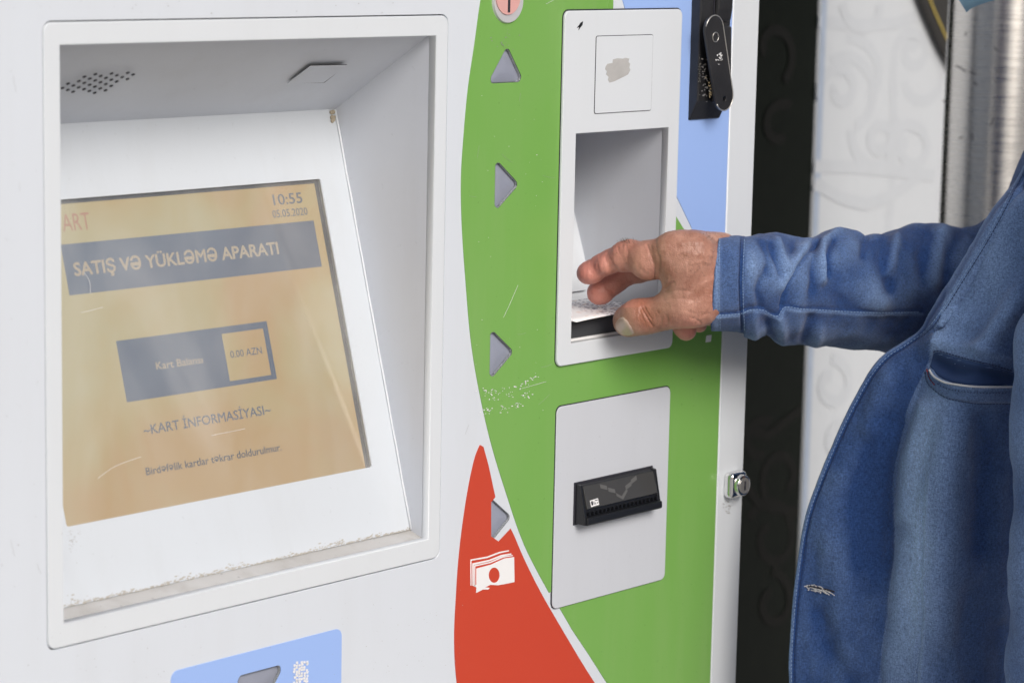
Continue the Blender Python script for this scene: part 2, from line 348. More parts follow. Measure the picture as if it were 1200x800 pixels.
# bead added to draw the highlight along the back corner, and the brown caulk lump
tube('highlight_bead', [scr_pt(x1-.0006, LT*k/20, .0006+.0002*sin(k*2.1)) for k in range(21)], .0009, M['white_panel'], mach)
bm = bmesh.new()
for k in range(14):
    p = scr_pt(x1-.002-.0040*random.random()**1.5, LT-.002-.009*random.random()**1.3, .0006)
    bmesh.ops.create_icosphere(bm, subdivisions=2, radius=.0009+.0010*random.random(), matrix=Matrix.Translation(p) @ Matrix.Diagonal((1,.5,1,1)))
bm_obj('sealant_lump', bm, M['caulk'], mach, True)
# grime along the bottom seam of the recess
bm = bmesh.new()
for k in range(750):
    u = random.random(); x = x0+(x1-x0)*u; h = abs(random.gauss(0, .0016))*(.3+1.2*abs(sin(u*9+1))*abs(sin(u*23)))
    s = .0002+.0005*random.random()**2
    bmesh.ops.create_icosphere(bm, subdivisions=1, radius=s, matrix=Matrix.Translation(scr_pt(x, h, .0001)) @ Matrix.Diagonal((2.5,.12,.8,1)))
o = bm_obj('dirt_line', bm, plain('dry_dirt', (.43,.405,.365,1), .95, bumpy=.6), mach); tag(o, kind='stuff')
# display
disp = plate('screen', [rc((SX0, SZ0, SX1, SZ1), .0015)], .0052, .0062, M['gap'], mach, 0, FR); tag(disp, label='backlit touch screen showing card balance page on amber background')
inn = px_scr(367.5,214,.0047); inb = px_scr(429,548,.0047)
DX1 = (inn[0]+inb[0])/2
K = .78
E_bg = emit('screen_amber', (.66,.485,.20,1), K, ((.66,.40,.14,1), (.67,.56,.29,1))); E_blue = emit('screen_blue', (.105,.135,.205,1), K, ((.08,.11,.175,1), (.14,.18,.25,1))); E_dark = emit('screen_dark_text', (.06,.055,.07,1), K); E_lt = emit('screen_light_text', (.60,.47,.31,1), K)
E_gy = emit('screen_grey_text', (.11,.125,.17,1), K); E_pk = emit('screen_pink_text', (.62,.27,.16,1), K)
plate('display_background', [rc((SX0+.0003, SZ0, DX1, SZ1-.0025))], .0047, .0050, E_bg, disp, 0, FR)
def quad_scr(name, pts, y, mat, parent=disp):
    q = [px_scr(*p, y) for p in pts]; xs = sorted(a[0] for a in q); ts = sorted(a[1] for a in q)
    b = ((xs[0]+xs[1])/2, (ts[0]+ts[1])/2, (xs[2]+xs[3])/2, (ts[2]+ts[3])/2); plate(name, [rc(b)], y, y+.0002, mat, parent, 0, FR); return b
quad_scr('title_band', [(76,285.5),(76.5,346),(368,259),(377,313)], .0044, E_blue)
quad_scr('balance_box', [(136,399.5),(313,376),(324,444),(149,471)], .0044, E_blue)
quad_scr('balance_field', [(260,391),(308,385),(318,439.5),(269.5,446)], .0041, E_bg)
def text_mesh(body, bold=0.0):
    cu = bpy.data.curves.new('t', 'FONT'); cu.body = body; cu.size = 1; cu.fill_mode = 'FRONT'; cu.resolution_u = 3
    t = bpy.data.objects.new('tmp', cu); COL.objects.link(t); bpy.context.view_layer.update()
    me = bpy.data.meshes.new_from_object(t.evaluated_get(bpy.context.evaluated_depsgraph_get())); bpy.data.objects.remove(t); bpy.data.curves.remove(cu); me.materials.clear()
    return me
def embolden(me, w):
    if w <= 0: return me
    bm = bmesh.new(); bm.from_mesh(me); src = bm.copy(); n0 = 0
    for k, (dx, dy) in enumerate(((-w,0),(w,0),(0,-w),(0,w),(-.7*w,-.7*w),(.7*w,.7*w))):
        t2 = src.copy(); tm = bpy.data.meshes.new('t'); t2.transform(Matrix.Translation((dx, dy, .004*(k+1)))); t2.to_mesh(tm); bm.from_mesh(tm); t2.free(); bpy.data.meshes.remove(tm)
    bm.to_mesh(me); bm.free(); src.free(); return me
def text_scr(name, body, L, Rr, cap, mat, y=.0036, bold=.012, refcap=.70):
    me = embolden(text_mesh(body), bold); xs = [v.co.x for v in me.vertices]
    a = px_scr(*L, y); b = px_scr(*Rr, y); tp = px_scr(L[0], L[1]-cap, y); hh = (tp[1]-a[1])
    sx = (b[0]-a[0])/(max(xs)-min(xs)); sz = hh/refcap; mx = min(xs); t0 = (a[1]+b[1])/2
    me.transform(FR @ Matrix(((sx,0,0,a[0]-mx*sx),(0,0,-.004,y),(0,sz,0,t0),(0,0,0,1)))); o = link(name, me, mat, disp); return o
text_scr('clock_text', '10:55', (321,240.5), (355,237.5), 12.5, E_gy)
text_scr('date_text', '05.05.2020', (320,255), (361,252), 9.0, E_gy, bold=.008)
text_scr('title_text', 'SATIŞ VƏ YÜKLƏMƏ APARATI', (87.5,322.5), (327.5,298), 15.5, E_lt, bold=.026)
text_scr('logo_text', 'ART', (74.5,271.5), (107,268), 20.5, E_pk, bold=0)
text_scr('balance_text', 'Kart Balansı', (183.5,432.5), (238,425.5), 9.0, E_lt, bold=.010)
text_scr('amount_text', '0.00 AZN', (270.5,419), (307.5,414.5), 8.5, E_gy, bold=.006)
text_scr('heading_text', '~KART İNFORMASİYASI~', (169,509.5), (318,484.5), 11.5, E_gy, bold=.012)
text_scr('notice_text', 'Birdəfəlik kartlar təkrar doldurulmur.', (171.5,556), (330.5,528), 9.0, E_dark, bold=.018)
# smudged touch glass, screen glare mixed in as a white haze
m = bpy.data.materials.new('smudged_glare_glass'); m.use_nodes = True; t = m.node_tree; t.nodes.clear()
out = t.nodes.new('ShaderNodeOutputMaterial'); tr = t.nodes.new('ShaderNodeBsdfTransparent'); gl = t.nodes.new('ShaderNodeBsdfGlossy'); df = t.nodes.new('ShaderNodeBsdfDiffuse')
df.inputs[0].default_value = (.80,.79,.76,1); fr = t.nodes.new('ShaderNodeFresnel'); fr.inputs[0].default_value = 2.3
rr = ramp(t, noise(t, 9, 5, .6), [(.3, .06), (.7, .13)]); t.links.new(rr, gl.inputs['Roughness'])
m1 = t.nodes.new('ShaderNodeMixShader'); m2 = t.nodes.new('ShaderNodeMixShader')
hz = ramp(t, noise(t, 8, 6, .62, (1.6,1,.7), .8), [(.33, .10), (.52, .17), (.72, .26)]); t.links.new(hz, m1.inputs[0]); t.links.new(tr.outputs[0], m1.inputs[1]); t.links.new(df.outputs[0], m1.inputs[2])
t.links.new(fr.outputs[0], m2.inputs[0]); t.links.new(m1.outputs[0], m2.inputs[1]); t.links.new(gl.outputs[0], m2.inputs[2]); t.links.new(m2.outputs[0], out.inputs[0]); M['glass'] = m
mesh('touch_glass', [scr_pt(SX0-.001,SZ0-.001,-.0020), scr_pt(SX1+.001,SZ0-.001,-.0020), scr_pt(SX1+.001,SZ1+.001,-.0020), scr_pt(SX0-.001,SZ1+.001,-.0020)], [(0,1,2,3)], M['glass'], mach)
# scratches on the glass
sl_ = [[(248,510),(268,506),(287,502)],[(115,560),(135,546),(165,535)],[(99,320),(105,330),(106,345)],[(95,366),(105,364),(120,360)]]
o = tubes_join('glass_scratch', [[plane_hit(a, b_, scr_pt(0,0,-.0017), nb) for a, b_ in L] for L in [smooth_line(q, 4) for q in sl_]], .00013, M['whitep'], mach); tag(o, kind='stuff')
# speaker perforation and service hatch in the recess ceiling
nC = np.cross(np.array([1,0,0]), np.array([0,yT,zT-BI[3]])); nC /= np.linalg.norm(nC)
if nC[2] > 0: nC = -nC
pC = (0, .0, BI[3])
bm = bmesh.new()
for i in range(-14, 16):
    for j in range(-14, 16):
        zx = 470+i*25+j*-26; zy = 384+i*8.6+j*20.5
        if 285 < zx < 640 and 335 < zy < 436 and zy < 344+(640-zx)*.62 and zy > 340+(430-zx)*.36 and zy > 330:
            h = plane_hit(zx/4, zy/4, pC, nC); disc(bm, h+nC*.0004, nC, .00135, .0006, 12)
o = bm_obj('speaker_hole', bm, M['gap'], mach); tag(o, kind='stuff')
hq = [plane_hit(*p, pC, nC) for p in ((337,97),(363,77),(406,76),(379,96))]
def slab(name, q, n, th, mat, parent, off=0.):
    q = [np.array(v)+np.array(n)*off for v in q]; n = np.array(n); vs = q+[v+n*th for v in q]
    return mesh(name, vs, [(0,1,2,3),(7,6,5,4),(0,4,5,1),(1,5,6,2),(2,6,7,3),(3,7,4,0)], mat, parent)
slab('hatch_gap', [plane_hit(*p, pC, nC) for p in ((336.8,97.4),(363,76.8),(406.6,75.7),(379.9,96.9))], nC, .0003, M['gap'], mach)
slab('service_hatch', hq, nC, .0005, M['grey_in'], mach, .0002)

# ---- coloured vinyl on the door
gl_ = smooth_line([(574,-60),(563,0),(556,50),(548,105),(543,160),(540,210),(541,265),(545,325),(551,395),(560,452),(574,515),(592,575),(614,638),(643,694)], 6)
green = [tuple(p) for p in gl_]+[(650,690),(660,700),(655,711)]+[(670,737),(690,767),(711,800),(740,845),(770,890)]
e1 = at(831,800)[0]
gp = [(float(at(*p)[0]), float(at(*p)[2])) for p in green]
gp += [(XD, gp[-1][1]), (XD, float(at(841,345)[2]))]
gp += pxs([(822,302),(803,272),(790,250.5),(786,300),(780,402),(664,422),(664,14),(718,13),(719,-60)])
o = plate('green_vinyl', [gp, grown(ARR[0], .02), grown(ARR[1], .02), grown(ARR[3], .02)], -.0006, 0.0002, M['green'], mach, .0001)
bp = pxs([(725,-60),(729,0),(733,14),(790,20),(790,225),(812,271),(828,296)])+[(XD, float(at(844,316)[2])), (XD, float(at(859,-60)[2]))]
plate('blue_vinyl', [bp], -.0006, 0.0002, M['blue'], mach, .0001)
rl = smooth_line([(562,521),(555,540),(546,585),(538,645),(534,700),(532,750),(535,800),(545,860)], 5); rr_ = smooth_line([(700,805),(681,775),(656,733),(633,693),(614,655),(602,627)], 4)
rp = [tuple(p) for p in rl]+[(745,875)]+[tuple(p) for p in rr_]+[(598,619),(584,634),(575,628),(575,588),(580,582),(572,545),(566,523)]
plate('red_vinyl', [pxs(rp)], -.0006, 0.0002, M['red'], mach, .0001)
bl = (at(200,787)[0], at(200,787)[2]-.16, at(400,735)[0], at(200,787)[2]+.0003)
bstk = plate('blue_sticker', [rrect(bl[0], bl[1], bl[2], bl[3], .006), grown(ARR[4], .02)], -.0006, .0002, M['blue'], mach, .0001)
tag(bstk, label='blue sticker with white worn chip card symbol below the screen')
# grey arrow lenses
for P in ARR:
    n = len(P); lv = [(x, -.0005, z) for x, z in P]+[(x, .0026, z) for x, z in P]; mesh('arrow_rim', lv, [(k, (k+1) % n, n+(k+1) % n, n+k) for k in range(n)], M['rim'], mach)
    Q = grown(P, .03); C0 = (sum(x for x, z in P)/n, sum(z for x, z in P)/n)
    lv = [(x, .0024, z) for x, z in Q]+[(C0[0]+(x-C0[0])*.7, .0017, C0[1]+(z-C0[1])*.7) for x, z in P]+[(C0[0]+(x-C0[0])*.3, .0010, C0[1]+(z-C0[1])*.3) for x, z in P]
    mesh('arrow_lens', lv, [(k, (k+1) % n, n+(k+1) % n, n+k) for k in range(n)]+[(n+k, n+(k+1) % n, 2*n+(k+1) % n, 2*n+k) for k in range(n)]+[tuple(range(2*n, 3*n))], M['arrow'], mach, True)
# coin emblem at the top of the green field
cc = at(593,28); R1 = abs(at(612,0)[0]-at(576,0)[0])/2; cz = cc[2]+R1
bm = bmesh.new(); disc(bm, (cc[0], -.0012, cz), (0,-1,0), R1, .0024, 48, R1*.95); co = bm_obj('coin_emblem', bm, plain('silver_foil', (.66,.66,.68,1), .35, .35), mach)
bm = bmesh.new(); disc(bm, (cc[0]-.0015, -.0029, cz+.003), (0,-1,0), R1*.78, .0010, 48); bm_obj('coin_face', bm, M['pink'], co)
bm = bmesh.new(); add_box(bm, (cc[0]-.001, -.0036, cz-R1*.10), (.0022, .0006, R1*.8)); bm_obj('coin_slot', bm, M['gap'], co)
# banknote symbol on red
def zz(pts): return pxs([(300+a/4, 600+b_/4) for a, b_ in pts])
nb_ = []
ell = [(1113+26*cos(k*pi/12), 293-36*sin(k*pi/12)) for k in range(24)]
plate('banknote_symbol', [zz([(1030,262),(1100,243),(1160,215),(1206,208),(1208,325),(1160,335),(1130,340),(1095,338),(1070,350),(1092,352),(1085,360),(1060,360),(1028,376),(1030,350),(1012,342),(1030,338)]), zz(ell)], -.0009, -.0003, M['whitep'], mach)
for q in ([(1017,342),(1017,245),(1090,228),(1150,205),(1193,197),(1193,191),(1148,198),(1090,221),(1011,238),(1011,342)], [(1006,342),(1006,225),(1080,213),(1140,190),(1182,181),(1182,176),(1138,184),(1080,206),(1002,220),(1002,342)]): plate('banknote_outline', [zz(q)], -.0009, -.0003, M['whitep'], mach)
plate('banknote_outline', [zz([(1024,345),(1024,252),(1095,236),(1155,210),(1200,203),(1200,199),(1152,205),(1094,231),(1020,247),(1020,345)])], -.0009, -.0003, M['whitep'], mach)
# worn chip symbol on the blue sticker
def z8(a, b_): return (300+a/4, 600+b_/4)
for k in range(6):
    for j in range(8):
        a0 = 170+k*12+random.uniform(-2,2); b0 = 700+j*13+random.uniform(-3,3)-k*1.5
        if random.random() < .14 or (k < 1 and j < 1): continue
        P = pxs([z8(a0, b0), z8(a0+random.uniform(9,13), b0-2), z8(a0+random.uniform(9,12), b0+random.uniform(7,13)), z8(a0+random.uniform(-1,2), b0+random.uniform(9,12))])
        nb_.append(P)
vs = []; fs = []
for P in nb_:
    b0 = len(vs); vs += [(x, -.0010, z) for x, z in P]; fs.append(tuple(range(b0, b0+4)))
o = mesh('chip_symbol', vs, fs, M['whitep'], bstk)
# scattered scratches and chips in the coating
def flecks(name, n, fx, fy, s, mat, parent=mach, y=-.0010):
    vs = []; fs = []
    for _ in range(n):
        px, py = fx(), fy(); k = random.randint(3, 5); a0 = random.random()*6; sx = s*random.uniform(.3,1.5); sy = s*random.uniform(.3,1); b0 = len(vs)
        for i in range(k):
            q = at(px+sx*cos(a0+i*2*pi/k), py+sy*sin(a0+i*2*pi/k), y); vs.append(q)
        fs.append(tuple(range(b0, b0+k)))
    o = mesh(name, vs, fs, mat, parent); tag(o, kind='stuff'); return o
cl = [(570,460),(578,466),(590,456),(603,452),(612,450),(572,480),(590,478),(605,474),(618,462),(626,442),(570,487),(596,462),(580,459)]
def cx_():
    global _c; _c = random.choice(cl); return _c[0]+random.gauss(0,3.5)
flecks('paint_chip', 120, cx_, lambda: _c[1]+random.gauss(0,2.2), .9, M['whitep'])
flecks('paint_chip', 26, lambda: random.uniform(548,640), lambda: random.uniform(100,500), .55, M['whitep'])
flecks('dark_mark', 22, lambda: random.gauss(590,6), lambda: random.gauss(47,7), .9, M['greyp'])
flecks('dark_mark', 60, lambda: random.uniform(5,545), lambda: random.choice([random.uniform(0,16), random.uniform(765,800), random.uniform(700,800)]), .6, M['greyp'])
flecks('dark_mark', 14, lambda: random.uniform(2,46), lambda: random.uniform(20,790), .7, M['greyp'])
hs_ = tubes_join('hair_scratch', [[at(*p, -.0009) for p in L] for L in ([(607,334),(598,355),(590,372)],[(640,5),(655,-3)],[(612,455),(640,447)])], .00012, M['whitep'], mach); tag(hs_, kind='stuff')
flecks('dark_mark', 40, lambda: random.gauss(84,4), lambda: 620+abs(random.gauss(0,16)), .8, M['residue'])
flecks('dark_mark', 60, lambda: random.uniform(395,545), lambda: random.uniform(690,790), .45, M['residue'])
flecks('dark_mark', 50, lambda: random.uniform(660,835), lambda: random.uniform(440,790), .5, plain('green_scuff', (.10,.22,.05,1), .5))
tubes_join('hair_scratch', [[at(x, y, -.0008), at(x+dx*.5, y+dy*.5+.6, -.0008), at(x+dx, y+dy, -.0008)] for x, y, dx, dy in [(random.uniform(545,650), random.uniform(60,560), random.uniform(-14,14), random.uniform(-16,16)) for _ in range(9)]+[(random.uniform(5,50), random.uniform(60,780), random.uniform(-5,5), random.uniform(-20,20)) for _ in range(6)]], .00006, M['residue'], mach)['kind'] = 'stuff'
plate('sticker_remnant', [pxs([(827,393),(833,392),(832,400),(826,401)])], -.0010, -.0005, M['whitep'], mach)

# ---- reader panel with the card recess
plate('reader_gasket', [rrect(CO[0]-.0001, CO[1]-.0003, CO[2]+.0011, CO[3]+.0010, .006), rc(CI, .003)], -.0016, .0001, M['gap'], mach)
rp_ = plate('reader_panel', [rrect(*CO, .0055), rc(CI)], -.0034, .004, M['white_panel'], mach, .0007)
SQ = (.0870, 1.3710, .1565, 1.4305)
plate('display_window_gap', [rrect(SQ[0]-.0005, SQ[1]-.0005, SQ[2]+.0005, SQ[3]+.0005, .002)], -.0038, -.0030, M['gap'], rp_)
plate('blank_window', [rrect(*SQ, .0016)], -.0041, -.0030, M['white_panel'], rp_)
ang = np.linspace(0, 2*pi, 34)[:-1]
vs = []; fs = []
def blob(name, pts, y, mat, parent): return plate(name, [pxs(pts, y)], y, y+.0003, mat, parent)
zr = lambda L: [(540+a/4, b_/4) for a, b_ in L]
blob('sticker_residue', zr([(680,312),(688,300),(712,296),(713,280),(735,274),(760,276),(772,272),(790,276),(786,292),(794,300),(790,318),(795,328),(784,350),(765,360),(748,368),(720,382),(698,388),(690,374),(694,362),(682,350),(686,335),(678,326)]), -.0043, M['residue'], rp_)
blob('scuff', zr([(562,108),(573,101),(571,118),(560,132),(552,143),(556,128),(545,132),(556,118)]), -.0037, M['black'], rp_)
# recess shell
cx0, cx1, cz0, cz1 = CI; cx0, cz0, cx1, cz1 = CI
yat = lambda z: .0965+(z-1.2848)*.344
mesh('recess_ceiling', [(cx0,.003,cz1),(cx1,.003,cz1),(cx1,yat(cz1),cz1-.001),(cx0,yat(cz1),cz1-.001)], [(0,1,2,3)], M['grey_in'], rp_)
for xx in (cx0, cx1): mesh('recess_side', [(xx,.003,cz0),(xx,.003,cz1),(xx,yat(cz1)+.002,cz1),(xx,yat(cz0)+.002,cz0)], [(0,1,2,3)], M['grey_in'], rp_)
mesh('recess_back', [(cx0,yat(cz0),cz0),(cx1,yat(cz0),cz0),(cx1,yat(cz1),cz1),(cx0,yat(cz1),cz1)], [(0,1,2,3)], M['white_panel'], rp_)
nbk = np.array([0,-1,.344]); nbk /= np.linalg.norm(nbk)
q = [(cx0+.004,yat(cz0+.024),cz0+.024),(cx1-.011,yat(cz0+.024),cz0+.024),(cx1-.011,yat(cz1-.012),cz1-.012),(cx0+.004,yat(cz1-.012),cz1-.012)]
slab('antenna_cover', q, nbk, .0025, M['white_panel'], rp_, .0003)
tz = float(at(690,374,.004)[2])
tray = box('card_tray', ((cx0+cx1)/2, .0375, (cz0+tz)/2), (cx1-cx0-.002, .069, tz-cz0-.001), M['tray'], rp_, .0015)
box('tray_lip', ((cx0+cx1)/2, .0035, cz0+.0012), (cx1-cx0-.003, .004, .002), M['whitep'], tray)
# the paper card lying on the tray
cmat, t, b = node_mat('printed_card'); tc = t.nodes.new('ShaderNodeTexCoord')
v = t.nodes.new('ShaderNodeTexVoronoi'); v.inputs['Scale'].default_value = 260; t.links.new(tc.outputs['Object'], v.inputs[0])
f1 = ramp(t, v.outputs['Distance'], [(.30, 1.), (.42, 0.)]); gx = t.nodes.new('ShaderNodeSeparateXYZ'); t.links.new(tc.outputs['Object'], gx.inputs[0]); f2 = ramp(t, gx.outputs[0], [(.098, 0.), (.112, 1.)]); f = mix(t, 1., f1, f2, 'MULTIPLY')
c1 = mix(t, f, (.92,.91,.92,1), (.13,.09,.17,1)); g2 = ramp(t, noise(t, 60, 3, .5, (1,3,1)), [(.60, 0.), (.64, 1.)]); c2 = mix(t, mix(t, .35, (0,0,0,1), g2), c1, (.72,.42,.30,1)); t.links.new(c2, b.inputs['Base Color']); b.inputs['Roughness'].default_value = .45
ca, cb = np.array([cx0-.0-.001+.003, .004]), np.array([.118, .0])
fn = []
nx = 12
vs = []; fs = []
for i in range(nx+1):
    for j in range(7):
        u = i/nx; w = j/6; x = .0675+.090*u; y = -.007+.058*w-.003*u; z = tz+.0022+.0014*sin(u*pi)*(1-w)+.0010*u+.004*w
        vs.append((x, y, z))
for i in range(nx):
    for j in range(6): a = i*7+j; fs.append((a, a+7, a+8, a+1))
card = mesh('paper_card', vs, fs, cmat, None, True); tag(card, 'white printed paper transit card lying on the dark tray under the fingers', 'card')
sm = card.modifiers.new('thick', 'SOLIDIFY'); sm.thickness = .0006

# ---- lower dispenser panel
plate('dispenser_gasket', [rrect(LO[0]-.0004, LO[1]-.0003, LO[2]+.0007, LO[3]+.0008, .0058)], -.0012, .0001, M['gap'], mach)
dp = plate('dispenser_panel', [rrect(*LO, .0055)], -.0020, -.0002, paint('dispenser_panel_coat', (.545,.57,.62,1), .42, .3, (.42,.43,.45,1)), mach, .0005)  # coat slightly darker than the other panels
SL = (.0750, 1.0445, .1740, 1.0790)
xl, zl, xr, zh = SL; y0 = -.0022
mouth = plate('slot_surround', [rc(SL)], y0-.0006, y0, M['gap'], dp)
def prism(name, prof, xa_, xb_, mat, parent, bev=0):
    n = len(prof); vs = [(xa_, y, z) for y, z in prof]+[(xb_, y, z) for y, z in prof]
    fs = [tuple(range(n))[::-1], tuple(range(n, 2*n))]+[(i, (i+1) % n, n+(i+1) % n, n+i) for i in range(n)]
    o = mesh(name, vs, fs, mat, parent)
    if bev: bevel_mod(o, bev)
    return o
H = zh-zl
PK = .66
_prism = prism
def prism(name, prof, *r_): return _prism(name, [(y0+(y-y0)*PK, z) for y, z in prof] if name.startswith('slot') else prof, *r_)
prism('slot_body', [(y0-.0004, zh-.0015), (y0-.006, zh-.003), (y0-.012, zl+H*.45), (y0-.012, zl+H*.28), (y0-.002, zl+.001)], xl+.004, xr-.001, M['black'], dp, .0008)
prism('slot_cheek', [(y0-.0004, zh-.001), (y0-.0075, zh-.002), (y0-.0165, zl+.004), (y0-.0165, zl+.001), (y0-.0004, zl+.001)], xl+.0015, xl+.0050, M['black'], dp, .0006)
prism('slot_cheek', [(y0-.0004, zh-.001), (y0-.0075, zh-.002), (y0-.0165, zl+.004), (y0-.0165, zl+.001), (y0-.0004, zl+.001)], xr-.0040, xr-.0006, M['black'], dp, .0006)
lidm = plain('smoked_lid', (.055,.055,.055,1), .14, 0, .6)
la = np.array([y0-.0072*PK, zh-.003]); lb = np.array([y0-.0142*PK-.0006, zl+H*.40]); lt = (lb-la)/np.linalg.norm(lb-la); ln = np.array([lt[1], -lt[0]]); ln = ln if ln[0] < 0 else -ln
lid = _prism('slot_lid', [tuple(la), tuple(la-ln*.002), tuple(lb-ln*.002), tuple(lb)], xl+.0055, xr-.0045, lidm, dp, .0003)
prism('slot_lip', [(y0-.011, zl+H*.22), (y0-.0185, zl+H*.20), (y0-.0190, zl+.002), (y0-.0175, zl+.0005), (y0-.003, zl+.0005), (y0-.003, zl+H*.22)], xl+.0035, xr-.0006, M['black'], dp, .0009)
for k in range(18):
    x = xl+.009+k*.0050; box('slot_tooth', (x, y0-.0080, zl+H*.27), (.0012, .004, H*.08), M['black'], dp)
def on_lid(u, w, off=.0003):
    p = la+(lb-la)*w+ln*off; return (xl+.0055+(xr-xl-.010)*u, p[0], p[1])
def lid_quad(name, qs, mat, off=.0003): return mesh(name, [on_lid(u, w, off) for u, w in qs], [tuple(range(len(qs)))], mat, lid)
for cu_, cw_, s in ((.27,.22,1),(.37,.44,1),(.70,.22,-1),(.61,.42,-1)):
    lid_quad('chevron_mark', [(cu_-.045,cw_-.10-.06*s),(cu_+.045,cw_-.10+.08*s),(cu_+.045,cw_+.08+.08*s),(cu_-.045,cw_+.08-.06*s)], M['chev'])
lid_quad('chevron_mark', [(.42,.58),(.49,.78),(.57,.52),(.59,.60),(.50,.94),(.42,.72)], M['chev'])
lbl = lid_quad('label_sticker', [(.05,.66),(.165,.63),(.165,.92),(.05,.94)], M['whitep'])
for (a_, b_, c_, d_) in ((.06,.70,.085,.88),(.095,.72,.103,.86),(.115,.68,.155,.72),(.115,.78,.122,.88),(.135,.80,.155,.84)): lid_quad('label_print', [(a_,b_),(c_,b_),(c_,d_),(a_,d_)], M['gap'], .0005)

# ---- chrome cam lock on the frame strip
lk = at(856.5,566); lx, lz = lk[0], lk[2]
bm = bmesh.new(); add_box(bm, (lx, -.0045, lz), (.0222, .011, .0225)); bmesh.ops.bevel(bm, geom=bm.edges[:], offset=.0052, segments=5, affect='EDGES', profile=.6)
ck = bm_obj('cam_lock', bm, M['chrome'], mach, True)
bm = bmesh.new(); disc(bm, (lx+.001, -.0105, lz), (0,-1,0), .0095, .006, 32, .0088); lc = bm_obj('lock_barrel', bm, M['chrome'], ck, True); bevel_mod(lc, .0006)
bm = bmesh.new(); disc(bm, (lx+.001, -.0137, lz), (0,-1,0), .0068, .0008, 32); bm_obj('lock_face', bm, M['wornedge'], ck)
bm = bmesh.new(); add_box(bm, (lx+.001, -.0143, lz), (.0018, .0008, .0075)); bm_obj('keyhole', bm, M['gap'], ck)
flecks('dark_mark', 26, lambda: random.gauss(852,3), lambda: random.gauss(592,5), .9, M['residue'])

# ---- black swing handle at the top right
hx0, hx1 = .2095, .2500; hz0 = 1.3605
hb = prism('swing_handle', [(0,1.62),(-.010,1.62),(-.010,hz0+.016),(-.002,hz0),(0,hz0)], hx0, hx1, M['blackw'], mach, .0016)
prism('handle_channel', [(-.0095,1.62),(-.0108,1.62),(-.0108,hz0+.022),(-.0095,hz0+.022)], hx0+.0165, hx0+.0175, M['gap'], hb)
prism('handle_grip', [(-.008,1.61),(-.0135,1.61),(-.0135,hz0+.090),(-.012,hz0+.080),(-.008,hz0+.078)], hx0+.0185, hx1-.0015, M['blackw'], hb, .002)
prism('barrel_guard', [(-.009,hz0+.076),(-.014,hz0+.076),(-.0155,hz0+.028),(-.012,hz0+.014),(-.009,hz0+.014)], hx0+.0180, hx1-.003, M['blackw'], hb, .002)
bm = bmesh.new(); disc(bm, (hx0+.0205, -.0140, hz0+.026), (0,-1,0), .0085, .006, 32); o = bm_obj('barrel', bm, M['blackw'], hb, True)
# cover flap, tilted
fa, fb = at(836.5,35,-.019), at(848,113,-.019)
fv = fb-fa; fl = np.linalg.norm(fv); fv /= fl; fn_ = np.array([fv[2], 0, -fv[0]])
if fn_[0] < 0: fn_ = -fn_
fw_ = .0118
def flap_out(w):
    P = []
    for k in range(13): a = pi*k/12; P.append(fa-fn_*w*cos(a)-fv*w*sin(a))
    for k in range(13): a = pi*k/12; P.append(fb+fn_*w*cos(a)+fv*w*sin(a))
    return [(p[0], p[2]) for p in P]
flp = plate('cover_flap', [flap_out(fw_), [(fb[0]+.0022*cos(a), fb[2]+.0022*sin(a)-.002) for a in np.linspace(0,2*pi,13)[:-1]]], -.020, -.017, M['blackw'], hb, .0004)
rim = [(x, -.0198, z) for x, z in flap_out(fw_*.98)]; tube('worn_rim', rim[2:25]+[], .00055, M['wornedge'], hb, 6)
tube('pivot_ring', [(fa[0]+.0038*cos(a)+.001, -.0203, fa[2]-.006+.0038*sin(a)) for a in np.linspace(0, 2*pi, 25)], .0004, M['wornedge'], hb, 6)
def px_flecks(name, n, cx, cy, sx, sy, s, mat, y, parent): 
    return flecks(name, n, lambda: random.gauss(cx, sx), lambda: random.gauss(cy, sy), s, mat, parent, y)
px_flecks('bare_spot', 16, 843, 69, 1.8, 3.5, 1.4, M['whitep'], -.0205, hb); px_flecks('bare_spot', 40, 826, 95, 1.6, 14, 1.2, M['wornedge'], -.0160, hb)
px_flecks('bare_spot', 34, 820, 85, .5, 12, .9, M['wornedge'], -.0104, hb); px_flecks('bare_spot', 26, 833, 100, 2.0, 9, 1.3, plain('brass_wear', (.35,.28,.17,1), .5, .4), -.0162, hb)

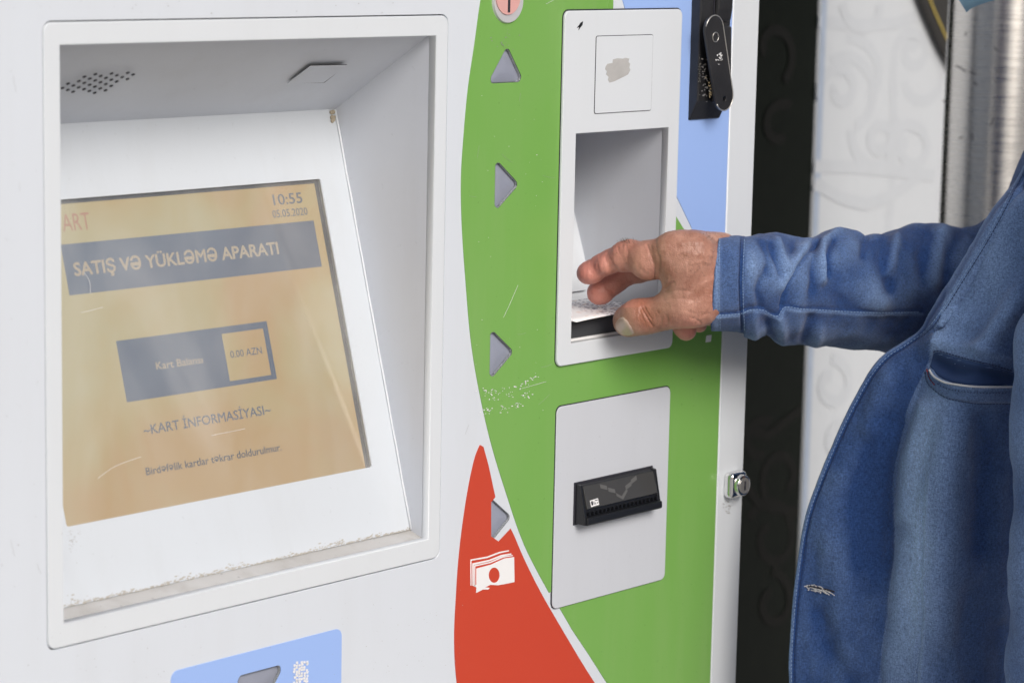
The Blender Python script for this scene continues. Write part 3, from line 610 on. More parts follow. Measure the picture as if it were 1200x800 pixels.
# ------------------------------------------------------------------ person
def surface_nets(Fd, org, h):
    nx, ny, nz = Fd.shape; ins = Fd < 0
    c = [(i,j,k) for i in (0,1) for j in (0,1) for k in (0,1)]
    cnt = sum(ins[i:nx-1+i, j:ny-1+j, k:nz-1+k].astype(np.int8) for i,j,k in c)
    act = (cnt > 0) & (cnt < 8); idx = -np.ones(act.shape, np.int64); A = np.argwhere(act); idx[act] = np.arange(len(A))
    acc = np.zeros((len(A), 3)); n = np.zeros(len(A)); V = {q: Fd[A[:,0]+q[0], A[:,1]+q[1], A[:,2]+q[2]] for q in c}
    for a in c:
        for ax in range(3):
            if a[ax]: continue
            b_ = list(a); b_[ax] = 1; fa_, fb_ = V[a], V[tuple(b_)]; m_ = (fa_ < 0) != (fb_ < 0)
            t_ = np.where(m_, fa_/np.where(m_, fa_-fb_, 1), 0); p = np.tile(np.array(a, float), (len(A), 1)); p[:,ax] += t_; acc += p*m_[:,None]; n += m_
    V_ = (A+acc/n[:,None])*h+org; fs = []
    for ax in range(3):
        s0 = [slice(None)]*3; s1 = [slice(None)]*3; s0[ax] = slice(0,-1); s1[ax] = slice(1,None)
        f0, f1 = ins[tuple(s0)], ins[tuple(s1)]
        o1, o2 = (ax+1) % 3, (ax+2) % 3
        for sgn, msk in ((1, f0 & ~f1), (-1, ~f0 & f1)):
            E_ = np.argwhere(msk); E_ = E_[(E_[:,o1] > 0) & (E_[:,o2] > 0) & (E_[:,o1] < idx.shape[o1]) & (E_[:,o2] < idx.shape[o2])]
            q = []
            for d1, d2 in ((0,0),(-1,0),(-1,-1),(0,-1)):
                G = E_.copy(); G[:,o1] += d1; G[:,o2] += d2; q.append(idx[G[:,0],G[:,1],G[:,2]])
            q = np.stack(q, 1)
            if sgn < 0: q = q[:, ::-1]
            fs.append(q)
    fs = np.concatenate(fs); fs = fs[(fs >= 0).all(1)]; return V_, fs
class Field:
    def __init__(s, lo, hi, h):
        s.lo = np.array(lo, float); s.h = h; n = np.ceil((np.array(hi)-lo)/h).astype(int)+1; s.n = n
        s.F = np.full(n, 1., np.float32)
    def grid(s, lo, hi):
        a = np.maximum(0, np.floor((lo-s.lo)/s.h).astype(int)); b_ = np.minimum(s.n, np.ceil((hi-s.lo)/s.h).astype(int)+1)
        sl3 = tuple(slice(x, y) for x, y in zip(a, b_)); g = np.meshgrid(*[s.lo[i]+s.h*np.arange(a[i], b_[i]) for i in range(3)], indexing='ij'); return sl3, np.stack(g, -1).astype(np.float32)
    def put(s, sl3, d, k):
        f = s.F[sl3]
        if k > 0:
            hh = np.clip(.5+.5*(f-d)/k, 0, 1); s.F[sl3] = f*(1-hh)+d*hh-k*hh*(1-hh)
        else: s.F[sl3] = np.minimum(f, d)
    def cone(s, a, b_, r1, r2, k=.004, sq=None, only=None):
        a = np.array(a, float); b_ = np.array(b_, float); m_ = max(r1, r2)*1.6+k*2+.004
        sl3, G = s.grid(np.minimum(a, b_)-m_, np.maximum(a, b_)+m_); pa = G-a; ba = b_-a; L = ba@ba+1e-12
        t_ = np.clip((pa@ba)/L, 0, 1); q = pa-t_[...,None]*ba
        if sq is not None:        # flatten along a direction: sq=(dir, factor>1)
            dv, fc = sq; dv = np.array(dv)/np.linalg.norm(dv); cmp_ = q@dv; q = q+(fc-1)*cmp_[...,None]*dv
        d = np.linalg.norm(q, axis=-1)-(r1+(r2-r1)*t_); s.put(sl3, d, k)
    def ell(s, c, r, k=.01, rotz=0):
        c = np.array(c, float); r = np.array(r, float); m_ = r.max()+k*2+.005; sl3, G = s.grid(c-m_, c+m_); q = G-c
        if rotz:
            a_, b2 = cos(-rotz), sin(-rotz); q = np.stack([q[...,0]*a_-q[...,1]*b2, q[...,0]*b2+q[...,1]*a_, q[...,2]], -1)
        n_ = np.linalg.norm(q/r, axis=-1); d = (n_-1)*r.min(); s.put(sl3, d, k)
    def merge(s, o, k): s.put(tuple(slice(None) for _ in range(3)), o.F, k)

pers = empty('person', (0,0,0), 'man in blue denim jacket reaching his right hand to the card tray', 'person')
hip = LW(.50, 2.17, 0); pers.location = (hip[0], hip[1], 0)

# --- hand (right), surveyed in the picture and given its depth in front of the reader panel
def HZ(zx, zy, y): return at(640+zx/5, 240+zy/5, y)
def rz(r): return r/5*.00069
lo = HZ(150,120,.05); pts_ = [HZ(a_, b_, y_) for a_ in (100,1180) for b_ in (90,850) for y_ in (-.12,.05)]
lo = np.min(pts_, 0)-.004; hi = np.max(pts_, 0)+.004
H1 = .00085
Pm = Field(lo, hi, H1)
def chain(Fd, P_, k): 
    for i in range(len(P_)-1):
        a_, b_ = P_[i], P_[i+1]; Fd.cone(HZ(*a_[:3]), HZ(*b_[:3]), rz(a_[3]), rz(b_[3]), k)
K1 = .014
# back of the hand and thenar
chain(Pm, [(1170,355,-.056,104),(1010,322,-.062,112),(850,285,-.078,112),(728,285,-.066,98)], .010)
chain(Pm, [(1170,355,-.050,100),(1000,330,-.052,110),(850,300,-.052,110),(735,300,-.046,92)], K1)
chain(Pm, [(1170,410,-.054,110),(900,380,-.040,100),(770,385,-.030,80)], K1)
chain(Pm, [(1170,470,-.052,105),(900,500,-.038,95),(800,520,-.028,75)], K1)
chain(Pm, [(1170,530,-.056,104),(1010,556,-.060,112),(880,560,-.074,128),(790,585,-.070,104)], K1)
chain(Pm, [(1170,445,-.055,120),(1020,440,-.060,125),(900,420,-.073,132),(790,400,-.071,108)], K1)
chain(Pm, [(1010,585,-.050,84),(880,610,-.048,80)], K1)
# knuckle and tendons
chain(Pm, [(745,250,-.068,78),(775,262,-.066,70)], .010)
for a_, b_ in (((1040,215,-.070),(790,225,-.068)), ((1040,215,-.052),(800,212,-.050))): Pm.cone(HZ(*a_), HZ(*b_), rz(30), rz(32), .012)
# thumb
T_ = Field(lo, hi, H1)
chain(T_, [(800,598,-.068,102),(690,630,-.056,92)], .006); chain(T_, [(690,630,-.056,90),(600,650,-.044,91)], .006)
chain(T_, [(600,652,-.044,91),(545,662,-.036,88),(492,676,-.026,84),(478,682,-.024,80)], .006)
T_.ell(HZ(520,640,-.036), (.0105,.0100,.0100), .008)
Pm.merge(T_, .010)
# index
I_ = Field(lo, hi, H1)
chain(I_, [(712,288,-.060,104),(600,318,-.046,100)], .005); I_.ell(HZ(600,345,-.048), (.0122,.0115,.0112), .009)
chain(I_, [(600,318,-.046,98),(490,296,-.028,86)], .004); chain(I_, [(490,296,-.028,86),(462,298,-.024,82)], .004)
chain(I_, [(450,303,-.022,78),(378,330,-.010,68)], .003); I_.ell(HZ(452,325,-.024), (.0102,.0100,.0088), .003)
I_.ell(HZ(352,352,-.010), (.0096,.0090,.0082), .0025)
chain(I_, [(378,330,-.010,66),(330,352,-.004,64)], .003)
chain(I_, [(322,356,-.003,64),(262,392,.006,62),(240,402,.009,58)], .0028); I_.ell(HZ(258,400,.004), (.0102,.0095,.0080), .004)
# middle finger behind and below
J_ = Field(lo, hi, H1)
chain(J_, [(690,340,-.034,86),(545,385,-.014,70)], .004); chain(J_, [(535,388,-.013,68),(440,418,.0,66)], .003)
chain(J_, [(430,425,.001,68),(372,470,.006,64)], .003); chain(J_, [(362,478,.007,68),(322,508,.009,72),(308,516,.010,68)], .0025); J_.ell(HZ(405,455,.002), (.0092,.0088,.0086), .003)
# ring and little finger curled under the palm
R_ = Field(lo, hi, H1)
chain(R_, [(775,420,-.028,75),(740,540,-.024,68)], .004); chain(R_, [(740,540,-.024,66),(780,650,-.028,64)], .003); chain(R_, [(782,660,-.029,66),(812,715,-.034,66),(820,738,-.035,58)], .0025)
Q_ = Field(lo, hi, H1)
chain(Q_, [(840,500,-.028,68),(830,600,-.022,56)], .004); chain(Q_, [(830,600,-.022,55),(878,680,-.026,54),(898,702,-.028,46)], .0025)
Pm.merge(I_, .005)
for f_ in (J_, R_, Q_): Pm.merge(f_, .0018)
hv, hf = surface_nets(Pm.F, Pm.lo, H1)
def mesh_np(name, v, f, mat, parent=None, smooth=True):
    me = bpy.data.meshes.new(name); me.vertices.add(len(v)); me.vertices.foreach_set('co', np.asarray(v, np.float32).ravel())
    me.loops.add(len(f)*4); me.loops.foreach_set('vertex_index', np.asarray(f, np.int32).ravel()); me.polygons.add(len(f)); me.polygons.foreach_set('loop_start', np.arange(0, len(f)*4, 4, dtype=np.int32))
    me.update(calc_edges=True); me.validate(); return link(name, me, mat, parent, smooth) if name else me
def laplace(v, f, it=2, lam=.5):
    v = v.copy(); n = len(v); e = np.concatenate([f[:, [i, (i+1) % 4]] for i in range(4)]); e = np.concatenate([e, e[:, ::-1]])
    cnt = np.bincount(e[:,0], minlength=n)[:,None]
    for s_ in range(it):
        acc = np.stack([np.bincount(e[:,0], weights=v[e[:,1],i], minlength=n) for i in range(3)], 1); v += lam*(acc/np.maximum(cnt,1)-v)
    return v
def vnormals(v, f):
    a_ = v[f[:,2]]-v[f[:,0]]; b_ = v[f[:,3]]-v[f[:,1]]; n_ = np.cross(a_, b_); out_ = np.stack([np.bincount(f.ravel(), weights=np.repeat(n_[:,i], 4), minlength=len(v)) for i in range(3)], 1)
    return out_/(np.linalg.norm(out_, axis=1)[:,None]+1e-12)
def projv(v):
    q = (v-C)@R; return np.stack([600+F*q[:,0]/-q[:,2], 400-F*q[:,1]/-q[:,2]], 1)
def dist_poly(P2, L):
    L = np.array(L, float); best = np.full(len(P2), 1e9)
    for i in range(len(L)-1):
        a_, b_ = L[i], L[i+1]; ba = b_-a_; t_ = np.clip(((P2-a_)@ba)/(ba@ba), 0, 1); best = np.minimum(best, np.linalg.norm(P2-a_-t_[:,None]*ba, axis=1))
    return best
hv = laplace(hv, hf, 3)
nrm = vnormals(hv, hf); cen = hv.mean(0)
if ((hv-cen)*nrm).sum() < 0: hf = hf[:, ::-1]; nrm = -nrm
zc = (projv(hv)-np.array([640,240]))*5
facing = (nrm@(R@np.array([0,0,1.])) > .05)
dsp = np.zeros(len(hv))
CR = [([(560,602),(580,640),(600,675),(622,708)],.9,4),([(575,598),(597,640),(618,668)],.7,4),([(548,612),(560,650),(572,680)],.35,5),([(540,640),(552,668),(556,700)],.25,4),
 ([(592,235),(612,290),(630,350),(638,420),(640,440)],.8,5),([(610,240),(628,300),(648,380)],.35,5),([(640,190),(644,240),(652,300),(660,380)],.35,6),([(300,335),(298,355),(310,395)],.5,5),([(380,318),(388,345),(420,380)],.6,5),
 ([(538,345),(545,375),(580,400)],.25,8),([(745,455),(720,470),(695,492)],.8,6),([(560,180),(566,220)],.25,5),([(700,600),(760,560),(830,540)],.20,8),([(905,690),(880,672),(850,665)],.5,5),([(940,640),(900,655),(870,660)],.3,5),
 ([(960,300),(975,380),(965,470)],.2,8),([(1000,560),(960,600),(940,650)],.2,8),([(355,488),(372,500),(395,510)],.4,5),([(470,420),(480,445),(500,455)],.4,5),([(700,520),(760,500),(840,505)],.3,7),([(690,560),(770,545),(860,560)],.25,7),([(820,620),(880,640),(960,640)],.25,7),([(860,250),(900,300),(920,360)],.2,7),([(664,300),(668,360),(655,420)],.4,5),([(470,240),(480,280),(474,320)],.3,5),([(420,250),(430,290)],.25,5),([(345,300),(352,330)],.25,4),([(700,640),(712,670),(708,700)],.3,6),([(650,620),(668,650),(672,690)],.25,5)]
for L, a_, w_ in CR: dsp -= 1.35*a_*.001*np.exp(-(dist_poly(zc, L)/(w_*1.25))**2)*facing
for L, a_, w_ in [([(1010,240),(900,215),(790,225)],.7,20),([(1010,300),(880,290),(760,280)],.35,18),([(1000,420),(900,480),(820,540)],.5,16),([(980,350),(920,330),(850,345)],.4,10)]: dsp += a_*.001*np.exp(-(dist_poly(zc, L)/w_)**2)*facing
from mathutils import noise as MN
for i in range(len(hv)):
    p = Vector(hv[i]); zx_, zy_ = zc[i]; dsp[i] += .00026*MN.noise(p*110)+.00022*MN.noise(Vector((zx_*.075, zy_*.016, 2.)))+.00010*MN.noise(p*380)
hv = hv+nrm*dsp[:,None]
pinkness = np.clip(1-(zc[:,0]-180)/520, 0, 1)*(zc[:,1] < 600)+np.exp(-(((zc[:,0]-835)/90)**2+((zc[:,1]-745)/60)**2))*.9
redness = np.exp(-(dist_poly(zc, [(560,600),(600,700)])/55)**2)*.6+np.exp(-(dist_poly(zc, [(1010,420),(1000,560)])/100)**2)*.3
HV, HF, NH = hv, hf, nrm

# --- body below the clothes, one surface: head, neck, trunk, legs, arms (coarser grid)
B = Field(LW(0,0,0)*0+np.min([LW(a_, b_, 0) for a_ in (.1,.95) for b_ in (1.8,2.6)], 0), np.max([LW(a_, b_, 1.78) for a_ in (.1,.95) for b_ in (1.8,2.6)], 0), .008)
th = YAW
def bell(l, d, z, r, k=.03): B.ell(LW(l, d, z), r, k, th)
def bcone(a_, b_, r1, r2, k=.03): B.cone(LW(*a_), LW(*b_), r1, r2, k)
bell(.565,2.19,1.22,(.11,.10,.20)); bell(.50,2.20,1.02,(.135,.085,.17)); bell(.52,2.17,.90,(.12,.16,.13)); bell(.575,2.17,1.34,(.085,.16,.08))
bcone((.55,2.17,1.36),(.480,2.17,1.50),.062,.056,.03)
bell(.445,2.17,1.60,(.092,.072,.108),.02); bell(.405,2.17,1.515,(.048,.046,.045),.03)                 # skull and jaw
bcone((.350,2.17,1.60),(.338,2.17,1.565),.010,.014,.010); bell(.352,2.17,1.62,(.014,.035,.012),.012); bell(.358,2.17,1.535,(.018,.026,.016),.012)
for s_ in (-1,1): bell(.455,2.17+s_*.074,1.585,(.020,.010,.032),.006); bcone((.53,2.17+s_*.085,.88),(.50,2.17+s_*.10,.48),.078,.055); bcone((.50,2.17+s_*.10,.48),(.53,2.17+s_*.11,.09),.055,.036); bcone((.54,2.17+s_*.11,.03),(.42,2.17+s_*.12,.0),.034,.030)
SHR = (.60,2.34,1.27); CUFF = at(846,330,-.060)
def to_l(p): q = np.asarray(p)-C; return (q@U, q@Wd, p[2])
dcf = (at(842,333,-.062)-C)@Wd; AP = [atd(x_, y_, dcf+.012*(x_ > 900)+(2.36-dcf)*(x_-838)/392.) for x_, y_ in ((866,331),(920,338),(990,338),(1060,340),(1130,343),(1240,330))]
for q_ in range(5): B.cone(AP[q_], AP[q_+1], (.025,.027,.029,.031,.033)[q_], (.027,.029,.031,.033,.036)[q_], .004)
B.cone(LW(.60,2.28,1.27), AP[-1], .05, .036, .03)
SHL = (.510,2.00,1.325); ELL = (.440,1.930,1.10); WRL = (.425,1.93,.83)
bcone((.575,2.10,1.33), SHL, .05, .042); bcone(SHL, ELL, .040, .036, .01); bcone(ELL, WRL, .036, .026, .01)
for j in range(5):
    o_ = (j-2)*.017; kk = (.0,.07,.08,.075,.06)[j]
    if j: bcone((.425,1.93+o_,.81),(.417,1.93+o_*1.1,.80-kk*.6-.03),.012,.010,.008); bcone((.417,1.93+o_*1.1,.77-kk*.6),(.422,1.93+o_*1.1,.735-kk*.9),.010,.008,.004)
    else: bcone((.42,1.93+o_,.81),(.39,1.925+o_,.76),.013,.009,.008)
bv, bf = surface_nets(B.F, B.lo, B.h); bv = laplace(bv, bf, 2)
nb2 = vnormals(bv, bf); 
if ((bv-bv.mean(0))*nb2).sum() < 0: bf = bf[:, ::-1]
# skin
m, t, b = node_mat('skin'); M['skin'] = m
at1 = t.nodes.new('ShaderNodeAttribute'); at1.attribute_name = 'pink'; at2 = t.nodes.new('ShaderNodeAttribute'); at2.attribute_name = 'red'
base = mix(t, ramp(t, noise(t, 45, 6, .65), [(.35, 0.), (.65, 1.)]), (.30,.132,.090,1), (.50,.268,.200,1))
c1 = mix(t, at1.outputs['Fac'], base, (.60,.235,.185,1)); c2 = mix(t, at2.outputs['Fac'], c1, (.34,.115,.065,1))
sp = ramp(t, noise(t, 190, 2, .4), [(.68, 0.), (.76, .55)]); c3 = mix(t, sp, c2, (.24,.105,.06,1)); t.links.new(c3, b.inputs['Base Color'])
b.inputs['Roughness'].default_value = .42; b.inputs['Subsurface Weight'].default_value = .05; b.inputs['Subsurface Radius'].default_value = (.008,.003,.0015); b.inputs['Subsurface Scale'].default_value = .5
v_ = t.nodes.new('ShaderNodeTexVoronoi'); v_.inputs['Scale'].default_value = 900; tc = t.nodes.new('ShaderNodeTexCoord'); t.links.new(tc.outputs['Object'], v_.inputs[0])
ht = mix(t, .5, v_.outputs['Distance'], noise(t, 260, 5, .7)); bump(t, b, ht, .42, .0012)
allv = np.concatenate([HV, bv]); allf = np.concatenate([HF, bf+len(HV)])
body = mesh_np('body', allv, allf, M['skin'], pers)
for nm_, arr in (('pink', np.concatenate([pinkness, np.zeros(len(bv))])), ('red', np.concatenate([redness, np.zeros(len(bv))]))):
    a_ = body.data.attributes.new(nm_, 'FLOAT', 'POINT'); a_.data.foreach_set('value', arr.astype(np.float32))
hb_ = BVHTree.FromPolygons([tuple(x) for x in HV], [tuple(int(k) for k in f) for f in HF])
def cast(bvh, px, py, off=.0004):
    d = ray(px, py); d = d/np.linalg.norm(d); r_ = bvh.ray_cast(Vector(C), Vector(d))
    if r_[0] is None: return None, None
    return np.array(r_[0])-d*off, np.array(r_[1])
# thumb nail: a thin curved plate on the thumb tip
m, t, b = node_mat('nail'); b.inputs['Base Color'].default_value = (.56,.40,.34,1); b.inputs['Roughness'].default_value = .28; b.inputs['Coat Weight'].default_value = .3; M['nail'] = m
vs = []; fs = []; cN = np.array([455,712]); nr, na = 7, 30
No = np.array(round_poly([(428,662),(452,654),(478,680),(500,715),(516,748),(502,763),(465,769),(430,757),(408,728),(404,695)], 9, 2)); No = No[:na]
for i in range(nr+1):
    for j in range(na):
        r_ = i/nr; p2 = cN+(No[j]-cN)*r_; off_ = .0009*(1-r_**5); p = None; s_ = 1.
        while p is None: p, n_ = cast(hb_, 640+(cN+(p2-cN)*s_)[0]/5, 240+(cN+(p2-cN)*s_)[1]/5, off_); s_ *= .96
        vs.append(p)
for i in range(nr):
    for j in range(na): fs.append((i*na+j, i*na+(j+1) % na, (i+1)*na+(j+1) % na, (i+1)*na+j))
o = mesh('thumbnail', vs, fs, M['nail'], body, True)
# short dark hairs on knuckle and wrist
lines = []
for _ in range(150):
    if random.random() < .45: zx, zy, dx, dy = random.gauss(470,34), random.gauss(215,14), -18, -7
    else: zx, zy, dx, dy = random.uniform(800,1000), random.uniform(170,420), random.uniform(-12,-2), random.uniform(-14,14)
    p, n_ = cast(hb_, 640+zx/5, 240+zy/5, .0)
    if p is None: continue
    dx *= .5; dy *= .5; q = atd(640+(zx+dx)/5, 240+(zy+dy)/5, (p-C)@Wd)+n_*.0012; lines.append([p, (p+q)/2+n_*.0012, q])
hm = plain('body_hair', (.10,.065,.045,1), .6); o = tubes_join('arm_hair', lines, .00007, hm, body, 3); tag(o, kind='stuff')
# head hair, trousers, shoes (mostly outside the picture)
G_ = Field(B.lo, B.lo+np.array(B.n-1)*B.h, B.h); G_.ell(LW(.455,2.17,1.618), (.096,.078,.102), .01, th); sl3, gg = G_.grid(G_.lo, G_.lo+np.array(G_.n)*B.h)
G_.F = np.maximum(G_.F, (1.585-gg[...,2])); lg = (gg[...,:]-C)@U; G_.F = np.maximum(G_.F, .385-lg+(1.66-gg[...,2])*.35)
gv, gf = surface_nets(G_.F.astype(np.float32), G_.lo, B.h); mesh_np('hair', laplace(gv, gf, 2), gf, plain('grey_hair', (.22,.21,.20,1), .8, bumpy=.8, bs=120), pers)
G_ = Field(B.lo, B.lo+np.array(B.n-1)*B.h, B.h)
G_.ell(LW(.52,2.19,.90), (.120,.125,.15), .02, th)
for s_ in (-1,1): G_.cone(LW(.53,2.17+s_*.085,.86), LW(.50,2.17+s_*.10,.48), .095, .075, .02); G_.cone(LW(.50,2.17+s_*.10,.48), LW(.53,2.17+s_*.11,.07), .075, .062, .02)
gv, gf = surface_nets(G_.F, G_.lo, B.h); mesh_np('trousers', laplace(gv, gf, 2), gf, plain('grey_cloth', (.09,.09,.10,1), .9, bumpy=.4), pers)
for s_ in (-1,1):
    Sh = Field(LW(.54,2.17+s_*.11,0)-.22, LW(.54,2.17+s_*.11,0)+.22, .008); Sh.cone(LW(.55,2.17+s_*.11,.035), LW(.40,2.17+s_*.125,.028), .046, .042, .01); sv, sf = surface_nets(Sh.F, Sh.lo, .008); sv = laplace(sv, sf, 2); sv[:,2] = np.maximum(sv[:,2], .001)
    mesh_np('shoe', sv, sf, M['black'], pers)

# --- denim
def denim(name, dark, light):
    m, t, b = node_mat(name); a1 = t.nodes.new('ShaderNodeAttribute'); a1.attribute_name = 'wear'
    w1 = t.nodes.new('ShaderNodeTexWave'); w1.wave_type = 'BANDS'; w1.bands_direction = 'DIAGONAL'; w1.inputs['Scale'].default_value = 330; w1.inputs['Distortion'].default_value = 2.5; w1.inputs['Detail'].default_value = 2; w1.inputs['Detail Scale'].default_value = 3
    tc = t.nodes.new('ShaderNodeTexCoord'); t.links.new(tc.outputs['Object'], w1.inputs[0])
    nf = mix(t, .5, noise(t, 1000, 3, .8, (1,1,.35)), noise(t, 900, 3, .8, (.4,.4,1.3))); nm_ = noise(t, 60, 3, .5, (1,1,.45)); nl = noise(t, 9, 4, .6)
    mm = t.nodes.new('ShaderNodeMath'); mm.operation = 'MULTIPLY_ADD'; t.links.new(nl, mm.inputs[0]); mm.inputs[1].default_value = .38; t.links.new(a1.outputs['Fac'], mm.inputs[2])
    m2_ = t.nodes.new('ShaderNodeMath'); m2_.operation = 'MULTIPLY_ADD'; t.links.new(nm_, m2_.inputs[0]); m2_.inputs[1].default_value = .20; t.links.new(mm.outputs[0], m2_.inputs[2])
    m3 = t.nodes.new('ShaderNodeMath'); m3.operation = 'SUBTRACT'; t.links.new(m2_.outputs[0], m3.inputs[0]); m3.inputs[1].default_value = .235; m3.use_clamp = True
    c = mix(t, m3.outputs[0], dark, light); fl_ = ramp(t, nf, [(.38, .52), (.62, 1.42)]); c = mix(t, 1., c, fl_, 'MULTIPLY')
    t.links.new(c, b.inputs['Base Color']); b.inputs['Roughness'].default_value = .88; b.inputs['Specular IOR Level'].default_value = .15; b.inputs['Sheen Weight'].default_value = .12
    bump(t, b, nf, .75, .0010); return m
M['denim'] = denim('blue_denim', (.021,.056,.175,1), (.25,.37,.60,1)); M['denim_in'] = plain('navy_shade', (.025,.055,.15,1), .95)
M['thread'] = plain('pale_thread', (.22,.33,.52,1), .8); M['threadd'] = plain('navy_thread', (.015,.03,.09,1), .9); M['threadw'] = plain('white_piping', (.60,.60,.62,1), .7); M['threadr'] = plain('red_thread', (.5,.05,.05,1), .8)
jack = empty('tmp', (0,0,0), None, None); bpy.data.objects.remove(jack)
def hfun(P2, items):
    o_ = np.zeros(len(P2)); 
    for L, a_, w_ in items: o_ += a_*.001*np.exp(-(dist_poly(P2, L)/w_)**2)
    return o_
# right sleeve: tube through the surveyed outline
top = np.array([(838,276.5),(858,275),(870,275.5),(885,272),(905,271),(925,276),(946,277.5),(957,272),(970,267),(985,266.5),(998,270),(1008,275),(1025,271),(1045,265.5),(1065,262.5),(1088,261.5),(1105,263),(1120,266),(1137,262),(1165,245),(1200,222),(1260,200)])
bot = np.array([(838,389),(858,389),(870,390),(880,395),(892,395),(903,392.5),(915,400),(930,403),(950,404.5),(985,406),(1010,410),(1040,413.5),(1080,418),(1120,424),(1160,430),(1200,436),(1260,440)])
NS, NR = 300, 160; xs = np.concatenate([np.linspace(838,1130,260), np.linspace(1132,1260,40)])
wz = (zc[:,0] > 1000) & (zc[:,0] < 1085); wd_ = (HV[wz]-C)@Wd; print('wrist depth', wd_.min(), wd_.max(), HV[wz][:,1].max()); dcuff = (wd_.min()+wd_.max())/2; bcuff = (wd_.max()-wd_.min())/2+.0045
V = []; 
for i, x in enumerate(xs):
    zt_, zb_ = np.interp(x, top[:,0], top[:,1]), np.interp(x, bot[:,0], bot[:,1]); dep = dcuff+(2.36-dcuff)*((x-838)/(1230-838)); mid = (zt_+zb_)/2
    c_ = atd(x, mid, dep); a_ = (zb_-zt_)/2*dep/F; bb_ = max(bcuff+.006*min(1,(x-838)/60.), a_*.88)
    axis = (atd(1230,330,2.36)-atd(842,333,dcuff)); axis /= np.linalg.norm(axis); up = np.array([0,0,1.])-axis*axis[2]; up /= np.linalg.norm(up); sd_ = np.cross(up, axis)
    # lean the ring so that its silhouette stays upright in the picture
    vw = c_-C; vw /= np.linalg.norm(vw); 
    if sd_@vw < 0: sd_ = -sd_
    lean = np.array([ray(x, zt_)]) 
    for k in range(NR):
        a2 = 2*pi*k/NR; e_ = .72+.28*min(1, (x-838)/90.); c2, s2 = cos(a2), sin(a2); V.append(c_+up*a_*math.copysign(abs(c2)**e_, c2)+vw*bb_*math.copysign(abs(s2)**e_, s2))
V = np.array(V); f_ = []
for i in range(NS-1):
    r0 = i*NR; k = np.arange(NR); f_.append(np.stack([r0+k, r0+(k+1) % NR, r0+NR+(k+1) % NR, r0+NR+k], 1))
f_ = np.concatenate(f_); nV = vnormals(V, f_)
cc_ = V.reshape(NS,NR,3).mean(1).repeat(NR,0)
if ((V-cc_)*nV).sum() < 0: f_ = f_[:, ::-1]; nV = -nV
P2 = projv(V); fr_ = np.clip(-(nV@Wd)*2+.3, 0, 1)
seam = [(842,368),(868,366),(880,361.5),(895,362),(904,367.5),(912,368.5),(920,358.5),(940,360.5),(960,361.5),(1000,364),(1040,365),(1080,364)]
WR = [([(960,280),(946,297),(931,315),(921,337),(917,360)],-3.2,2.6),([(952,278),(938,296),(924,314),(914,336)],3.4,6),([(957,288),(951,312),(951,340)],-3.0,5),([(912,280),(914,296),(917,312)],3.6,4.5),([(903,286),(907,302),(912,322)],-3.0,3.4),([(930,283),(928,296)],-2.4,4),([(945,330),(938,352),(936,385)],2.2,9),([(890,276),(898,300),(900,322)],-2.5,5),
 ([(896,316),(886,338),(893,360)],-2.6,5),([(878,300),(880,330),(884,352)],2.2,6),([(963,328),(960,305),(965,284),(983,269)],4.4,5),([(976,282),(970,300),(971,320)],-3.8,4.5),([(1038,272),(1035,305),(1042,340)],-3.4,7),([(1054,266),(1046,300),(1040,320)],3.4,6),
 ([(1089,262),(1081,300),(1083,330)],-3.2,8),([(1104,265),(1098,300),(1092,330)],3.2,8),([(950,374),(941,398)],-3.2,6),([(960,385),(956,402)],2.2,6),([(899,380),(905,392)],-3,5),([(915,375),(918,398)],3.0,6),([(885,372),(884,394)],2.2,5),
 ([(1000,290),(1010,330),(1030,355)],2.4,14),([(985,350),(1020,372),(1060,380)],-1.8,9),([(870,274),(868,330),(870,391)],-2.2,1.9),([(1125,270),(1112,300),(1108,340)],-2.8,8),([(960,395),(1000,392),(1040,400)],1.6,7),([(1015,276),(1010,300)],-2.2,5)]
dS = hfun(P2, WR)*fr_+hfun(P2, [(seam,-1.0,2.2),([(a_, b_+4) for a_, b_ in seam],.9,2.6)])*fr_
nz = np.array([MN.fractal(Vector(p)*22, 1., 2., 3) for p in V]); dS += .0022*nz*(P2[:,0] > 872)+.0004*nz
mc = (P2[:,0] > 872)*1.; dS += .0016*np.array([MN.noise(Vector((p[0]*14, p[1]*14, p[2]*48))) for p in V])*mc
V2 = V+nV*dS[:,None]
def wear_from(d_, lo_=-.003, hi_=.005): return np.clip((d_-lo_)/(hi_-lo_), 0, 1)
def attr(o, nm_, arr): a_ = o.data.attributes.new(nm_, 'FLOAT', 'POINT'); a_.data.foreach_set('value', np.asarray(arr, np.float32))
wS = .70*wear_from(dS)-.14+.35*np.exp(-((P2[:,0]-840)/3.5)**2)+.30*np.exp(-(dist_poly(P2, [(a_, b_+3.5) for a_, b_ in seam])/2.2)**2)-.35*np.exp(-(dist_poly(P2, seam)/1.6)**2)-.4*np.exp(-(dist_poly(P2, [(870,274),(868,330),(870,391)])/1.6)**2)-.06
coat = tag(bpy.data.objects.new('jacket', None), None); COL.objects.link(coat); coat.parent = pers; coat.matrix_parent_inverse = Matrix.Translation(pers.location).inverted()
def jlink(o):
    o.parent = coat; return o
slv = jlink(mesh_np('sleeve', V2, f_, M['denim'])); attr(slv, 'wear', wS); md = slv.modifiers.new('thick', 'SOLIDIFY'); md.thickness = .0022; md.offset = -1
def bvh_of(v, f): return BVHTree.FromPolygons([tuple(x) for x in v], [tuple(int(k) for k in q) for q in f])
bS = bvh_of(V2, f_)
